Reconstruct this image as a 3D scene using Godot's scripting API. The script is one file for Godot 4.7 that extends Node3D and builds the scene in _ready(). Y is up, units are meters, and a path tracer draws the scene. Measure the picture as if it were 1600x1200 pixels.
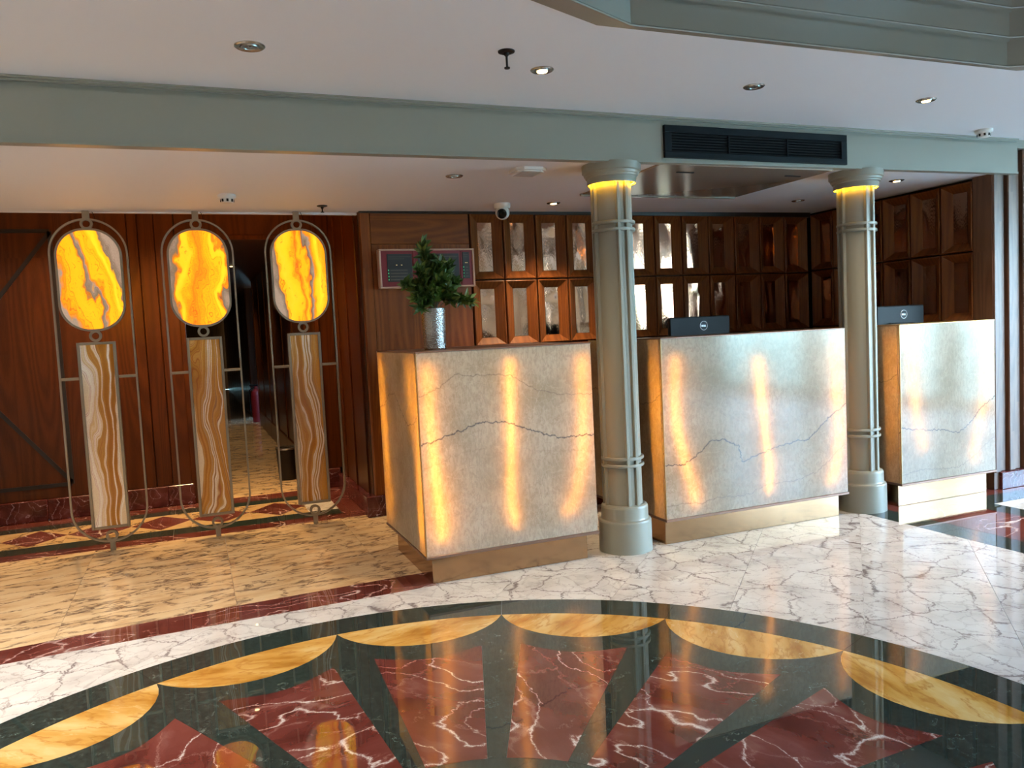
extends Node3D
# Hotel-style reception lobby: three backlit onyx desks, two painted columns, three onyx lamp screens and an inlaid marble floor.

const UPPER := 2.415      # lobby ceiling
const BACK_Z := -5.6      # wall behind the desks
const RIGHT_X := 5.15     # panelled wall on the right
const ALCOVE_Z := -6.95   # wall behind the lamp screens
const CX := 0.541         # rosette centre
const CZ := -1.623

var M := {}
var used := {}
var rng := RandomNumberGenerator.new()

# ------------------------------------------------------------------ naming
func numbered(n: String) -> String:
	if not used.has(n):
		used[n] = 0
		return n
	used[n] += 1
	return "%s_%03d" % [n, used[n]]

func tag(o: Node, label: String, category: String, group := "") -> Node:
	o.set_meta("label", label)
	o.set_meta("category", category)
	if group != "":
		o.set_meta("group", group)
	return o

func thing(called: String, label: String, category: String, at := Vector3.ZERO, turn := 0.0, group := "") -> Node3D:
	var o := Node3D.new()
	o.name = numbered(called)
	add_child(o)
	o.position = at
	o.rotation.y = turn
	tag(o, label, category, group)
	return o

func structure(called: String) -> Node3D:
	var o := Node3D.new()
	o.name = numbered(called)
	o.set_meta("kind", "structure")
	add_child(o)
	return o

func part(called: String, st: SurfaceTool, m: Material, parent: Node, at := Vector3.ZERO) -> MeshInstance3D:
	return part_mesh(called, st.commit(), m, parent, at)

func part_mesh(called: String, mesh: Mesh, m: Material, parent: Node, at := Vector3.ZERO) -> MeshInstance3D:
	var o := MeshInstance3D.new()
	o.name = called if parent != self else numbered(called)
	o.mesh = mesh
	o.material_override = m
	o.position = at
	parent.add_child(o, true)
	return o

func group_node(called: String, parent: Node, at := Vector3.ZERO) -> Node3D:
	var o := Node3D.new()
	o.name = called
	o.position = at
	parent.add_child(o, true)
	return o

# ------------------------------------------------------------------ mesh helpers
func mb() -> SurfaceTool:
	var st := SurfaceTool.new()
	st.begin(Mesh.PRIMITIVE_TRIANGLES)
	return st

func face_uv(p: Vector3, n: Vector3) -> Vector2:
	var a := n.abs()
	if a.y >= a.x and a.y >= a.z:
		return Vector2(p.x, p.z)
	if a.x >= a.z:
		return Vector2(p.z, -p.y)
	return Vector2(p.x, -p.y)

func tri(st: SurfaceTool, a: Vector3, b: Vector3, c: Vector3, n: Vector3, off := Vector2.ZERO) -> void:
	var q := [a, b, c]
	if (b - a).cross(c - a).dot(n) > 0.0:
		q = [a, c, b]
	for p in q:
		st.set_normal(n)
		st.set_uv(face_uv(p, n) + off)
		st.add_vertex(p)

func quad(st: SurfaceTool, a: Vector3, b: Vector3, c: Vector3, d: Vector3, n := Vector3.ZERO, off := Vector2.ZERO) -> void:
	if n == Vector3.ZERO:
		n = (c - a).cross(b - a).normalized()
	tri(st, a, b, c, n, off)
	tri(st, a, c, d, n, off)

# box with chamfered edges, lo..hi
func cbox(st: SurfaceTool, lo: Vector3, hi: Vector3, ch := 0.003, off := Vector2.ZERO) -> void:
	var c := (lo + hi) * 0.5
	var h := (hi - lo) * 0.5
	var k := minf(ch, minf(h.x, minf(h.y, h.z)) * 0.49)
	for axis in 3:
		var u := (axis + 1) % 3
		var w := (axis + 2) % 3
		for s in [-1.0, 1.0]:
			var n := Vector3.ZERO
			n[axis] = s
			var pts := []
			for e in [[-1, -1], [1, -1], [1, 1], [-1, 1]]:
				var p := Vector3.ZERO
				p[axis] = s * h[axis]
				p[u] = e[0] * (h[u] - k)
				p[w] = e[1] * (h[w] - k)
				pts.append(c + p)
			quad(st, pts[0], pts[1], pts[2], pts[3], n, off)
	if k <= 0.0:
		return
	for axis in 3:
		var u := (axis + 1) % 3
		var w := (axis + 2) % 3
		for su in [-1.0, 1.0]:
			for sw in [-1.0, 1.0]:
				var n := Vector3.ZERO
				n[u] = su
				n[w] = sw
				n = n.normalized()
				var pts := []
				for e in [[-1, 0], [1, 0], [1, 1], [-1, 1]]:
					var p := Vector3.ZERO
					p[axis] = e[0] * (h[axis] - k)
					p[u] = su * (h[u] - (k if e[1] == 1 else 0.0))
					p[w] = sw * (h[w] - (0.0 if e[1] == 1 else k))
					pts.append(c + p)
				quad(st, pts[0], pts[1], pts[2], pts[3], n, off)
	for sx in [-1.0, 1.0]:
		for sy in [-1.0, 1.0]:
			for sz in [-1.0, 1.0]:
				var s := Vector3(sx, sy, sz)
				tri(st, c + s * Vector3(h.x, h.y - k, h.z - k), c + s * Vector3(h.x - k, h.y, h.z - k), c + s * Vector3(h.x - k, h.y - k, h.z), s.normalized(), off)

func box_part(called: String, lo: Vector3, hi: Vector3, m: Material, parent: Node, ch := 0.003, off := Vector2.ZERO) -> MeshInstance3D:
	var at := Vector3((lo.x + hi.x) * 0.5, lo.y, (lo.z + hi.z) * 0.5)
	if parent == self:
		var st0 := mb()
		cbox(st0, lo - at, hi - at, ch, off + Vector2(at.x, -at.y))
		return part(called, st0, m, parent, at)
	var st := mb()
	cbox(st, lo, hi, ch, off)
	return part(called, st, m, parent)

# horizontal polygon (x, z) extruded from y0 to y1; uv turned and shifted
func slab(st: SurfaceTool, poly: PackedVector2Array, y0: float, y1: float, turn := 0.0, off := Vector2.ZERO, sides := true) -> void:
	var idx := Geometry2D.triangulate_polygon(poly)
	var cs := cos(turn)
	var sn := sin(turn)
	for flip in [false, true]:
		var y := y0 if flip else y1
		var n := Vector3.DOWN if flip else Vector3.UP
		for t in range(0, idx.size(), 3):
			var q := [poly[idx[t]], poly[idx[t + 1]], poly[idx[t + 2]]]
			var a := Vector3(q[0].x, y, q[0].y)
			var b := Vector3(q[1].x, y, q[1].y)
			var c := Vector3(q[2].x, y, q[2].y)
			if (b - a).cross(c - a).dot(n) > 0.0:
				q = [q[0], q[2], q[1]]
			for p in q:
				st.set_normal(n)
				st.set_uv(Vector2(p.x * cs - p.y * sn, p.x * sn + p.y * cs) + off)
				st.add_vertex(Vector3(p.x, y, p.y))
		if not sides:
			return
	var cen := 0.0
	for i in poly.size():
		var a2 := poly[i]
		var b2 := poly[(i + 1) % poly.size()]
		cen += a2.x * b2.y - b2.x * a2.y
	for i in poly.size():
		var a2 := poly[i]
		var b2 := poly[(i + 1) % poly.size()]
		if a2.distance_to(b2) < 1e-5:
			continue
		var d := (b2 - a2).normalized() * signf(cen)
		var n := Vector3(d.y, 0, -d.x)
		quad(st, Vector3(a2.x, y0, a2.y), Vector3(b2.x, y0, b2.y), Vector3(b2.x, y1, b2.y), Vector3(a2.x, y1, a2.y), n, off)

# profile of (radius, y) turned round the y axis
func lathe(st: SurfaceTool, prof: Array, seg := 32, at := Vector3.ZERO, flat := false, axis := Basis.IDENTITY) -> void:
	for i in prof.size() - 1:
		var p: Vector2 = prof[i]
		var q: Vector2 = prof[i + 1]
		var t := q - p
		if t.length() < 1e-6:
			continue
		var nn := Vector2(t.y, -t.x).normalized()
		for k in seg:
			var a0 := TAU * k / seg
			var a1 := TAU * (k + 1) / seg
			var vs := []
			for e in [[p, a0], [q, a0], [q, a1], [p, a1]]:
				var r: Vector2 = e[0]
				var ang: float = (a0 + a1) * 0.5 if flat else e[1]
				vs.append([at + axis * Vector3(r.x * sin(e[1]), r.y, r.x * cos(e[1])), axis * Vector3(nn.x * sin(ang), nn.y, nn.x * cos(ang)), Vector2(e[1] / TAU, r.y)])
			for o in [[0, 1, 2], [0, 2, 3]]:
				for j in o:
					st.set_normal(vs[j][1])
					st.set_uv(vs[j][2])
					st.add_vertex(vs[j][0])

# round tube along a polyline
func tube(st: SurfaceTool, pts: Array, r: float, seg := 8, closed := false) -> void:
	var n := pts.size()
	var rings := []
	var up := Vector3.ZERO
	for i in n:
		var a: Vector3 = pts[(i - 1 + n) % n] if (closed or i > 0) else pts[i]
		var b: Vector3 = pts[(i + 1) % n] if (closed or i < n - 1) else pts[i]
		var d := (b - a).normalized()
		if up == Vector3.ZERO:
			up = Vector3.UP if absf(d.y) < 0.9 else Vector3.RIGHT
		var s := d.cross(up).normalized()
		up = s.cross(d).normalized()
		var ring := []
		for k in seg:
			var ang := TAU * k / seg
			var nn := s * cos(ang) + up * sin(ang)
			ring.append([pts[i] + nn * r, nn])
		rings.append(ring)
	for i in (n if closed else n - 1):
		var j := (i + 1) % n
		for k in seg:
			var l := (k + 1) % seg
			var q := [rings[i][k], rings[j][k], rings[j][l], rings[i][l]]
			for o in [[0, 1, 2], [0, 2, 3]]:
				var tr := [q[o[0]], q[o[1]], q[o[2]]]
				if (tr[1][0] - tr[0][0]).cross(tr[2][0] - tr[0][0]).dot(tr[0][1] + tr[2][1]) > 0.0:
					tr = [tr[0], tr[2], tr[1]]
				for v in tr:
					st.set_normal(v[1])
					st.set_uv(Vector2(v[0].x + v[0].z, v[0].y))
					st.add_vertex(v[0])
	if not closed:
		for e in [0, n - 1]:
			var c: Vector3 = pts[e]
			var d: Vector3 = (pts[0] - pts[1]).normalized() if e == 0 else (pts[n - 1] - pts[n - 2]).normalized()
			for k in seg:
				tri(st, c, rings[e][k][0], rings[e][(k + 1) % seg][0], d)

# flat bar of rectangular section bent along a closed outline in the x-y plane
func flat_loop(st: SurfaceTool, pts: Array, w: float, depth: float) -> void:
	var n := pts.size()
	var inner := []
	var outer := []
	for i in n:
		var t: Vector2 = (pts[(i + 1) % n] - pts[(i - 1 + n) % n]).normalized()
		var nn := Vector2(t.y, -t.x)
		outer.append(pts[i] + nn * w * 0.5)
		inner.append(pts[i] - nn * w * 0.5)
	var v := func(p: Vector2, z: float) -> Vector3: return Vector3(p.x, p.y, z)
	for i in n:
		var j := (i + 1) % n
		var h := depth * 0.5
		quad(st, v.call(outer[i], h), v.call(outer[j], h), v.call(inner[j], h), v.call(inner[i], h), Vector3.BACK)
		quad(st, v.call(outer[i], -h), v.call(outer[j], -h), v.call(inner[j], -h), v.call(inner[i], -h), Vector3.FORWARD)
		var o2: Vector2 = ((outer[i] - inner[i]) + (outer[j] - inner[j])).normalized()
		quad(st, v.call(outer[i], h), v.call(outer[j], h), v.call(outer[j], -h), v.call(outer[i], -h), Vector3(o2.x, o2.y, 0))
		quad(st, v.call(inner[i], h), v.call(inner[j], h), v.call(inner[j], -h), v.call(inner[i], -h), Vector3(-o2.x, -o2.y, 0))

# rounded outline (stadium-like): half width, low and high y, corner radii
func capsule_outline(hw: float, y0: float, y1: float, r: float, seg := 14) -> Array:
	var pts := []
	for c in [[hw - r, y1 - r, 0.0], [-hw + r, y1 - r, PI / 2], [-hw + r, y0 + r, PI], [hw - r, y0 + r, 1.5 * PI]]:
		for k in seg + 1:
			if k == seg and is_equal_approx(hw, r) and (c[2] == 0.0 or c[2] == PI):
				continue
			var a: float = c[2] + (PI / 2) * k / seg
			pts.append(Vector2(c[0] + cos(a) * r, c[1] + sin(a) * r))
	return pts

# upright plate cut to an outline in x-y; uv runs 0..1 over its bounding box
func plate(st: SurfaceTool, pts: Array, z0: float, z1: float) -> void:
	var poly := PackedVector2Array(pts)
	var lo := poly[0]
	var hi := poly[0]
	for p in poly:
		lo = lo.min(p)
		hi = hi.max(p)
	var idx := Geometry2D.triangulate_polygon(poly)
	for s in [0, 1]:
		var z := z0 if s == 0 else z1
		var n := Vector3.FORWARD if s == 0 else Vector3.BACK
		for t in range(0, idx.size(), 3):
			var q := [poly[idx[t]], poly[idx[t + 1]], poly[idx[t + 2]]]
			var a := Vector3(q[0].x, q[0].y, z)
			var b := Vector3(q[1].x, q[1].y, z)
			var c := Vector3(q[2].x, q[2].y, z)
			if (b - a).cross(c - a).dot(n) > 0.0:
				q = [q[0], q[2], q[1]]
			for p in q:
				st.set_normal(n)
				st.set_uv(Vector2((p.x - lo.x) / (hi.x - lo.x), (hi.y - p.y) / (hi.y - lo.y)))
				st.add_vertex(Vector3(p.x, p.y, z))
	for i in poly.size():
		var a := poly[i]
		var b := poly[(i + 1) % poly.size()]
		var d := (b - a).normalized()
		quad(st, Vector3(a.x, a.y, z0), Vector3(b.x, b.y, z0), Vector3(b.x, b.y, z1), Vector3(a.x, a.y, z1), Vector3(d.y, -d.x, 0))

func text_part(called: String, text: String, size: float, depth: float, m: Material, parent: Node, at: Vector3, bold := false) -> MeshInstance3D:
	var f := SystemFont.new()
	f.font_names = PackedStringArray(["Droid Sans"])
	if bold:
		f.font_weight = 700
	var t := TextMesh.new()
	t.text = text
	t.font = f
	t.font_size = 32
	t.pixel_size = size / 32.0
	t.depth = depth
	return part_mesh(called, t, m, parent, at)

# ------------------------------------------------------------------ textures
func noise_bytes(w: int, h: int, sd: int, freq: float, warp := 0.0, warp_freq := 0.01, oct := 4, kind := FastNoiseLite.TYPE_SIMPLEX_SMOOTH, seamless := true) -> PackedByteArray:
	var n := FastNoiseLite.new()
	n.seed = sd
	n.noise_type = kind
	n.frequency = freq
	n.fractal_type = FastNoiseLite.FRACTAL_FBM if oct > 1 else FastNoiseLite.FRACTAL_NONE
	n.fractal_octaves = oct
	if warp > 0.0:
		n.domain_warp_enabled = true
		n.domain_warp_amplitude = warp
		n.domain_warp_frequency = warp_freq
		n.domain_warp_fractal_octaves = 3
	var im := n.get_seamless_image(w, h, false, false, 0.12, true) if seamless else n.get_image(w, h, false, false, true)
	im.convert(Image.FORMAT_L8)
	return im.get_data()

# distance to the joints of warped cells: 0 on the joint
func web_bytes(w: int, h: int, sd: int, freq: float, warp: float, warp_freq: float) -> PackedByteArray:
	var n := FastNoiseLite.new()
	n.seed = sd
	n.noise_type = FastNoiseLite.TYPE_CELLULAR
	n.cellular_return_type = FastNoiseLite.RETURN_DISTANCE2_SUB
	n.cellular_jitter = 1.0
	n.frequency = freq
	n.fractal_type = FastNoiseLite.FRACTAL_NONE
	n.domain_warp_enabled = true
	n.domain_warp_amplitude = warp
	n.domain_warp_frequency = warp_freq
	n.domain_warp_fractal_octaves = 4
	var im := n.get_seamless_image(w, h, false, false, 0.08, true)
	im.convert(Image.FORMAT_L8)
	return im.get_data()

# noise drawn out k times along y
func fibre_bytes(w: int, h: int, sd: int, freq: float, k: int) -> PackedByteArray:
	var im := Image.create_from_data(w, int(h / float(k)), false, Image.FORMAT_L8, noise_bytes(w, int(h / float(k)), sd, freq, 0.0, 0.01, 4))
	im.resize(w, h, Image.INTERPOLATE_CUBIC)
	return im.get_data()

# strength of a line along the contour of a noise at level mid
func line_lut(mid: float, width: float, peak: float) -> PackedFloat32Array:
	var a := PackedFloat32Array()
	for i in 256:
		a.append(peak * exp(-pow((i - mid) / width, 2.0)))
	return a

func ramp_lut(stops: Array) -> PackedColorArray:
	var g := Gradient.new()
	var o := PackedFloat32Array()
	var c := PackedColorArray()
	for s in stops:
		o.append(s[0])
		c.append(s[1])
	g.offsets = o
	g.colors = c
	var out := PackedColorArray()
	for i in 256:
		out.append(g.sample(i / 255.0))
	return out

# base ramp over one noise, then lines [bytes, lut, colour] laid over it
func marble(w: int, h: int, base: PackedByteArray, ramp: PackedColorArray, lines: Array) -> Image:
	var out := PackedByteArray()
	out.resize(w * h * 3)
	var rr := PackedFloat32Array()
	var gg := PackedFloat32Array()
	var bb := PackedFloat32Array()
	for c in ramp:
		rr.append(c.r * 255.0)
		gg.append(c.g * 255.0)
		bb.append(c.b * 255.0)
	var nl := lines.size()
	var d0: PackedByteArray = lines[0][0]
	var l0: PackedFloat32Array = lines[0][1]
	var c0: Color = lines[0][2] * 255.0
	var d1: PackedByteArray = lines[1][0] if nl > 1 else d0
	var l1: PackedFloat32Array = lines[1][1] if nl > 1 else l0
	var c1: Color = lines[1][2] * 255.0 if nl > 1 else c0
	var d2: PackedByteArray = lines[2][0] if nl > 2 else d0
	var l2: PackedFloat32Array = lines[2][1] if nl > 2 else l0
	var c2: Color = lines[2][2] * 255.0 if nl > 2 else c0
	var r2 := c2.r
	var g2 := c2.g
	var b2 := c2.b
	var r0 := c0.r
	var g0 := c0.g
	var b0 := c0.b
	var r1 := c1.r
	var g1 := c1.g
	var b1 := c1.b
	var o := 0
	for i in w * h:
		var k := base[i]
		var r := rr[k]
		var g := gg[k]
		var b := bb[k]
		var a := l0[d0[i]]
		if a > 0.01:
			r += (r0 - r) * a
			g += (g0 - g) * a
			b += (b0 - b) * a
		if nl > 1:
			a = l1[d1[i]]
			if a > 0.01:
				r += (r1 - r) * a
				g += (g1 - g) * a
				b += (b1 - b) * a
		if nl > 2:
			a = l2[d2[i]]
			if a > 0.01:
				r += (r2 - r) * a
				g += (g2 - g) * a
				b += (b2 - b) * a
		out[o] = int(r)
		out[o + 1] = int(g)
		out[o + 2] = int(b)
		o += 3
	return Image.create_from_data(w, h, false, Image.FORMAT_RGB8, out)

# a crooked vein through (u, v) points drawn into an image
func draw_vein(im: Image, pts: Array, col: Color, width: float, strength: float, sd: int, rough := 3.0) -> void:
	var n := FastNoiseLite.new()
	n.seed = sd
	n.frequency = 0.03
	n.fractal_octaves = 4
	var w := im.get_width()
	var h := im.get_height()
	for i in pts.size() - 1:
		var a := Vector2(pts[i][0] * w, pts[i][1] * h)
		var b := Vector2(pts[i + 1][0] * w, pts[i + 1][1] * h)
		var steps := int(maxf(a.distance_to(b), 1.0))
		for s in steps:
			var p := a.lerp(b, float(s) / steps)
			var d := (b - a).normalized()
			var nn := Vector2(-d.y, d.x)
			p += nn * n.get_noise_2d(p.x, p.y) * rough * 3.0
			var st := strength * (0.65 + 0.6 * n.get_noise_2d(p.x * 2.0 + 500, p.y * 2.0))
			var ww := width * (0.8 + 0.8 * absf(n.get_noise_2d(p.x * 1.5, p.y * 1.5 + 300)))
			var k := int(ceil(ww * 2.0))
			for e in range(-k, k + 1):
				var q := p + nn * e
				var x := int(q.x)
				var y := int(q.y)
				if x < 0 or y < 0 or x >= w or y >= h:
					continue
				var f := clampf(st * exp(-pow(e / ww, 2.0)), 0.0, 1.0)
				im.set_pixel(x, y, im.get_pixel(x, y).lerp(col, f * 0.6))

# wavy upright bands: a ramp read at random along the width (or straight across it when whole is set), with fine growth lines
func banded(w: int, h: int, sd: int, bands: float, sway: float, ramp: PackedColorArray, slant := 0.0, whole := false) -> Image:
	var hs := int(h / 2.0)
	var n1 := noise_bytes(w, hs, sd, 1.3 / hs, 0.0, 0.01, 2, FastNoiseLite.TYPE_SIMPLEX_SMOOTH, false)
	var n2 := noise_bytes(w, hs, sd + 7, 5.5 / hs, 0.0, 0.02, 2, FastNoiseLite.TYPE_SIMPLEX_SMOOTH, false)
	var n3 := noise_bytes(w, h, sd + 9, 0.09, 0.0, 0.01, 3, FastNoiseLite.TYPE_SIMPLEX_SMOOTH, false)
	var line := FastNoiseLite.new()
	line.seed = sd + 3
	line.frequency = 0.5
	line.fractal_octaves = 2
	var thin := FastNoiseLite.new()
	thin.seed = sd + 4
	thin.frequency = 0.5
	thin.fractal_octaves = 3
	var lut := PackedFloat32Array()
	var tint := PackedFloat32Array()
	for i in 1024:
		lut.append((i / 1023.0 if whole else clampf(0.5 + 1.1 * line.get_noise_1d(i / 1024.0 * bands * 2.0), 0.0, 1.0)) * 255.0)
		tint.append(1.0 - 0.45 * clampf(thin.get_noise_1d(i / 1024.0 * 110.0) * 1.6 - 0.25, 0.0, 1.0))
	var out := PackedByteArray()
	out.resize(w * h * 3)
	var o := 0
	for y in h:
		var sl := slant * (float(y) / h - 0.5)
		var row := int(y / 2.0) * w
		for x in w:
			var t := float(x) / w - sl + (n1[row + x] - 128.0) / 255.0 * sway + (n2[row + x] - 128.0) / 255.0 * 0.09
			var k := clampi(int(t * 1023.0), 0, 1023)
			var c := ramp[int(lut[k])]
			var f := tint[k] * (0.93 + n3[y * w + x] / 255.0 * 0.1)
			out[o] = int(minf(c.r * 255.0 * (0.5 + 0.5 * f), 255.0))
			out[o + 1] = int(minf(c.g * 255.0 * f, 255.0))
			out[o + 2] = int(minf(c.b * 255.0 * f, 255.0))
			o += 3
	return Image.create_from_data(w, h, false, Image.FORMAT_RGB8, out)

func grain(w: int, h: int, sd: int, ramp: PackedColorArray, rings: float) -> Image:
	var n := noise_bytes(w, h, sd, 0.004, 0.0, 0.01, 2)
	var f := noise_bytes(w, 64, sd + 1, 0.35, 0.0, 0.01, 2)
	var g := noise_bytes(w, h, sd + 5, 0.012, 0.0, 0.01, 3)
	var out := PackedByteArray()
	out.resize(w * h * 3)
	var o := 0
	for y in h:
		var yf := int(y * 64.0 / h) * w
		var ys := int(y / 8.0) * w
		for x in w:
			var t := sin(n[ys + x] / 255.0 * rings + x * 0.02) * 0.22 + (f[yf + x] - 128.0) / 255.0 * 0.5 + (g[ys + x] - 128.0) / 255.0 * 0.3 + 0.5
			var c := ramp[clampi(int(t * 255.0), 0, 255)]
			out[o] = int(c.r * 255.0)
			out[o + 1] = int(c.g * 255.0)
			out[o + 2] = int(c.b * 255.0)
			o += 3
	return Image.create_from_data(w, h, false, Image.FORMAT_RGB8, out)

func tex(im: Image) -> ImageTexture:
	return ImageTexture.create_from_image(im)

func mat(c: Color, rough: float, metal := 0.0, t: Texture2D = null, period := 1.0) -> StandardMaterial3D:
	var m := StandardMaterial3D.new()
	m.albedo_color = c
	m.roughness = rough
	m.metallic = metal
	if t:
		m.albedo_texture = t
		m.uv1_scale = Vector3(1.0 / period, 1.0 / period, 1.0)
	return m

func glow(c: Color, energy: float, t: Texture2D = null) -> StandardMaterial3D:
	var m := mat(c, 0.4)
	m.emission_enabled = true
	m.emission = c
	m.emission_energy_multiplier = energy
	if t:
		m.albedo_texture = t
		m.emission_texture = t
		m.emission = Color.WHITE
		m.albedo_color = Color.WHITE
		m.emission_operator = BaseMaterial3D.EMISSION_OP_MULTIPLY
	return m

func C8(r: int, g: int, b: int) -> Color:
	return Color8(r, g, b)

func wave_normal() -> ImageTexture:
	var n := FastNoiseLite.new()
	n.seed = 31
	n.frequency = 0.0035
	n.fractal_octaves = 1
	n.domain_warp_enabled = true
	n.domain_warp_amplitude = 30.0
	n.domain_warp_frequency = 0.008
	var im := n.get_seamless_image(512, 512, false, false, 0.15, true)
	im.convert(Image.FORMAT_RGBA8)
	im.bump_map_to_normal_map(9.0)
	return tex(im)

func make_materials() -> void:
	# --- stone
	var S := 1024
	var b1 := noise_bytes(S, S, 1, 0.006, 60.0, 0.006, 5)
	var b2 := noise_bytes(S, S, 2, 0.0045, 90.0, 0.008, 5)
	var b3 := noise_bytes(S, S, 3, 0.010, 70.0, 0.012, 5)
	var fine := noise_bytes(S, S, 4, 0.05, 20.0, 0.03, 4)
	var w1 := web_bytes(S, S, 5, 0.0085, 46.0, 0.012)
	var w2 := web_bytes(S, S, 6, 0.019, 34.0, 0.02)
	var white := marble(S, S, b1, ramp_lut([[0.0, C8(206, 200, 196)], [0.35, C8(230, 225, 220)], [0.7, C8(242, 239, 235)], [1.0, C8(232, 226, 221)]]),
		[[w2, line_lut(0, 9.0, 0.32), C8(140, 126, 122)], [w1, line_lut(0, 6.0, 0.75), C8(112, 98, 98)], [b2, line_lut(128, 2.0, 0.4), C8(120, 106, 106)]])
	M.white = mat(Color(0.93, 0.92, 0.91), 0.09, 0.0, tex(white), 1.9)
	var beige := marble(S, S, b3, ramp_lut([[0.0, C8(196, 168, 136)], [0.4, C8(224, 200, 168)], [0.75, C8(232, 212, 184)], [1.0, C8(208, 180, 148)]]),
		[[b1, line_lut(122, 7.0, 0.8), C8(112, 92, 82)], [b2, line_lut(140, 6.0, 0.75), C8(104, 88, 82)]])
	M.beige = mat(Color(1.0, 0.95, 0.86), 0.1, 0.0, tex(beige), 1.5)
	M.beige.uv1_scale = Vector3(0.28, 0.8, 1)
	var r1 := noise_bytes(S, S, 14, 0.0026, 40.0, 0.008, 3)
	var r2 := web_bytes(S, S, 15, 0.007, 70.0, 0.008)
	var red := marble(S, S, b1, ramp_lut([[0.0, C8(74, 34, 30)], [0.4, C8(112, 56, 48)], [0.7, C8(126, 70, 62)], [1.0, C8(150, 108, 98)]]),
		[[r2, line_lut(0, 4.0, 0.55), C8(176, 142, 132)], [r1, line_lut(134, 1.7, 1.0), C8(234, 226, 218)], [r1, line_lut(92, 1.6, 0.85), C8(222, 208, 200)]])
	M.red = mat(Color(0.92, 0.9, 0.9), 0.08, 0.0, tex(red), 2.4)
	M.red.uv1_scale = Vector3(0.34, 0.62, 1)
	M.purple = mat(Color(0.72, 0.66, 0.74), 0.14, 0.0, M.red.albedo_texture, 0.9)
	var green := marble(S, S, fine, ramp_lut([[0.0, C8(32, 40, 38)], [0.45, C8(48, 58, 54)], [0.8, C8(62, 74, 67)], [1.0, C8(84, 96, 86)]]),
		[[b2, line_lut(150, 1.3, 0.55), C8(150, 158, 148)], [b3, line_lut(90, 1.6, 0.3), C8(90, 104, 94)]])
	M.green = mat(Color(0.95, 0.95, 0.95), 0.06, 0.0, tex(green), 1.6)
	var y1 := noise_bytes(512, 512, 9, 0.005, 40.0, 0.012, 5)
	var y2 := noise_bytes(512, 512, 10, 0.006, 50.0, 0.01, 4)
	var yellow := marble(512, 512, y1, ramp_lut([[0.0, C8(168, 112, 40)], [0.35, C8(206, 156, 78)], [0.65, C8(222, 180, 108)], [1.0, C8(232, 204, 150)]]),
		[[y2, line_lut(120, 9.0, 0.5), C8(172, 112, 48)], [y2, line_lut(190, 4.0, 0.4), C8(238, 222, 186)]])
	M.yellow = mat(Color(0.96, 0.94, 0.9), 0.08, 0.0, tex(yellow), 0.9)
	M.yellow.uv1_scale = Vector3(0.7, 2.0, 1)
	for st in [M.white, M.beige, M.red, M.green, M.yellow]:
		st.metallic_specular = 0.75
		st.roughness = 0.014
	M.cream = mat(Color(0.9, 0.84, 0.72), 0.1, 0.0, tex(beige), 3.0)
	# --- wood
	var wg := grain(512, 1024, 21, ramp_lut([[0.0, C8(150, 134, 122)], [0.5, C8(196, 186, 176)], [1.0, C8(232, 226, 218)]]), 40.0)
	var wt := tex(wg)
	M.mahogany = mat(C8(94, 50, 17), 0.28, 0.0, wt, 1.0)
	M.mahogany.uv1_scale = Vector3(1.6, 0.5, 1)
	M.oak = mat(C8(150, 86, 34), 0.4, 0.0, wt, 1.0)
	M.oak.uv1_scale = Vector3(2.2, 0.6, 1)
	M.panel_wood = mat(C8(138, 82, 40), 0.3, 0.0, wt, 1.0)
	M.panel_wood.uv1_scale = Vector3(2.6, 0.9, 1)
	for wm in [M.mahogany, M.oak, M.panel_wood]:
		wm.metallic_specular = 0.35
	M.board = mat(C8(120, 84, 60), 0.46, 0.0, wt, 1.0)
	M.board.uv1_scale = Vector3(2.2, 0.6, 1)
	M.inlay = mat(C8(22, 17, 15), 0.35)
	M.mirror = mat(Color(0.66, 0.5, 0.4), 0.04, 1.0)
	M.mirror.normal_enabled = true
	M.mirror.normal_texture = wave_normal()
	M.mirror.normal_scale = 0.7
	M.mirror.uv1_scale = Vector3(3.2, 1.2, 1)
	# --- painted and metal surfaces
	M.paint = mat(C8(140, 138, 125), 0.34)
	M.paint_gloss = mat(C8(136, 129, 115), 0.16)
	M.plaster = mat(C8(228, 228, 230), 0.6)
	M.wall_cream = mat(C8(158, 138, 116), 0.6)
	M.tray = mat(C8(150, 138, 122), 0.2, 0.15)
	M.grille = mat(C8(22, 27, 30), 0.45)
	M.grille_slat = mat(C8(10, 11, 12), 0.6)
	M.black = mat(C8(18, 19, 21), 0.35)
	M.screen_back = mat(C8(26, 30, 33), 0.4)
	for bm in [M.screen_back, M.black, M.grille, M.grille_slat]:
		bm.metallic_specular = 0.2
	M.void = mat(C8(8, 8, 8), 0.9)
	M.bronze = mat(C8(164, 128, 94), 0.18, 1.0)
	M.plate = mat(C8(122, 92, 76), 0.35, 0.6)
	M.frame_metal = mat(C8(150, 138, 120), 0.36, 0.75)
	M.brass_edge = mat(C8(176, 142, 92), 0.3, 0.8)
	M.white_plastic = mat(C8(216, 212, 204), 0.45)
	M.dark_metal = mat(C8(34, 30, 28), 0.35, 0.6)
	M.steel = mat(C8(176, 174, 170), 0.25, 0.9)
	M.lens = mat(C8(12, 13, 18), 0.08)
	M.red_paint = mat(C8(112, 10, 20), 0.5)
	M.beige_metal = mat(C8(186, 150, 128), 0.4)
	M.display = mat(C8(16, 20, 18), 0.5)
	M.logo = mat(C8(206, 208, 210), 0.3, 0.4)
	M.lamp_off = mat(C8(120, 114, 106), 0.25, 0.5)
	M.lamp_lit = glow(Color(1.0, 0.86, 0.62), 14.0)
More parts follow.
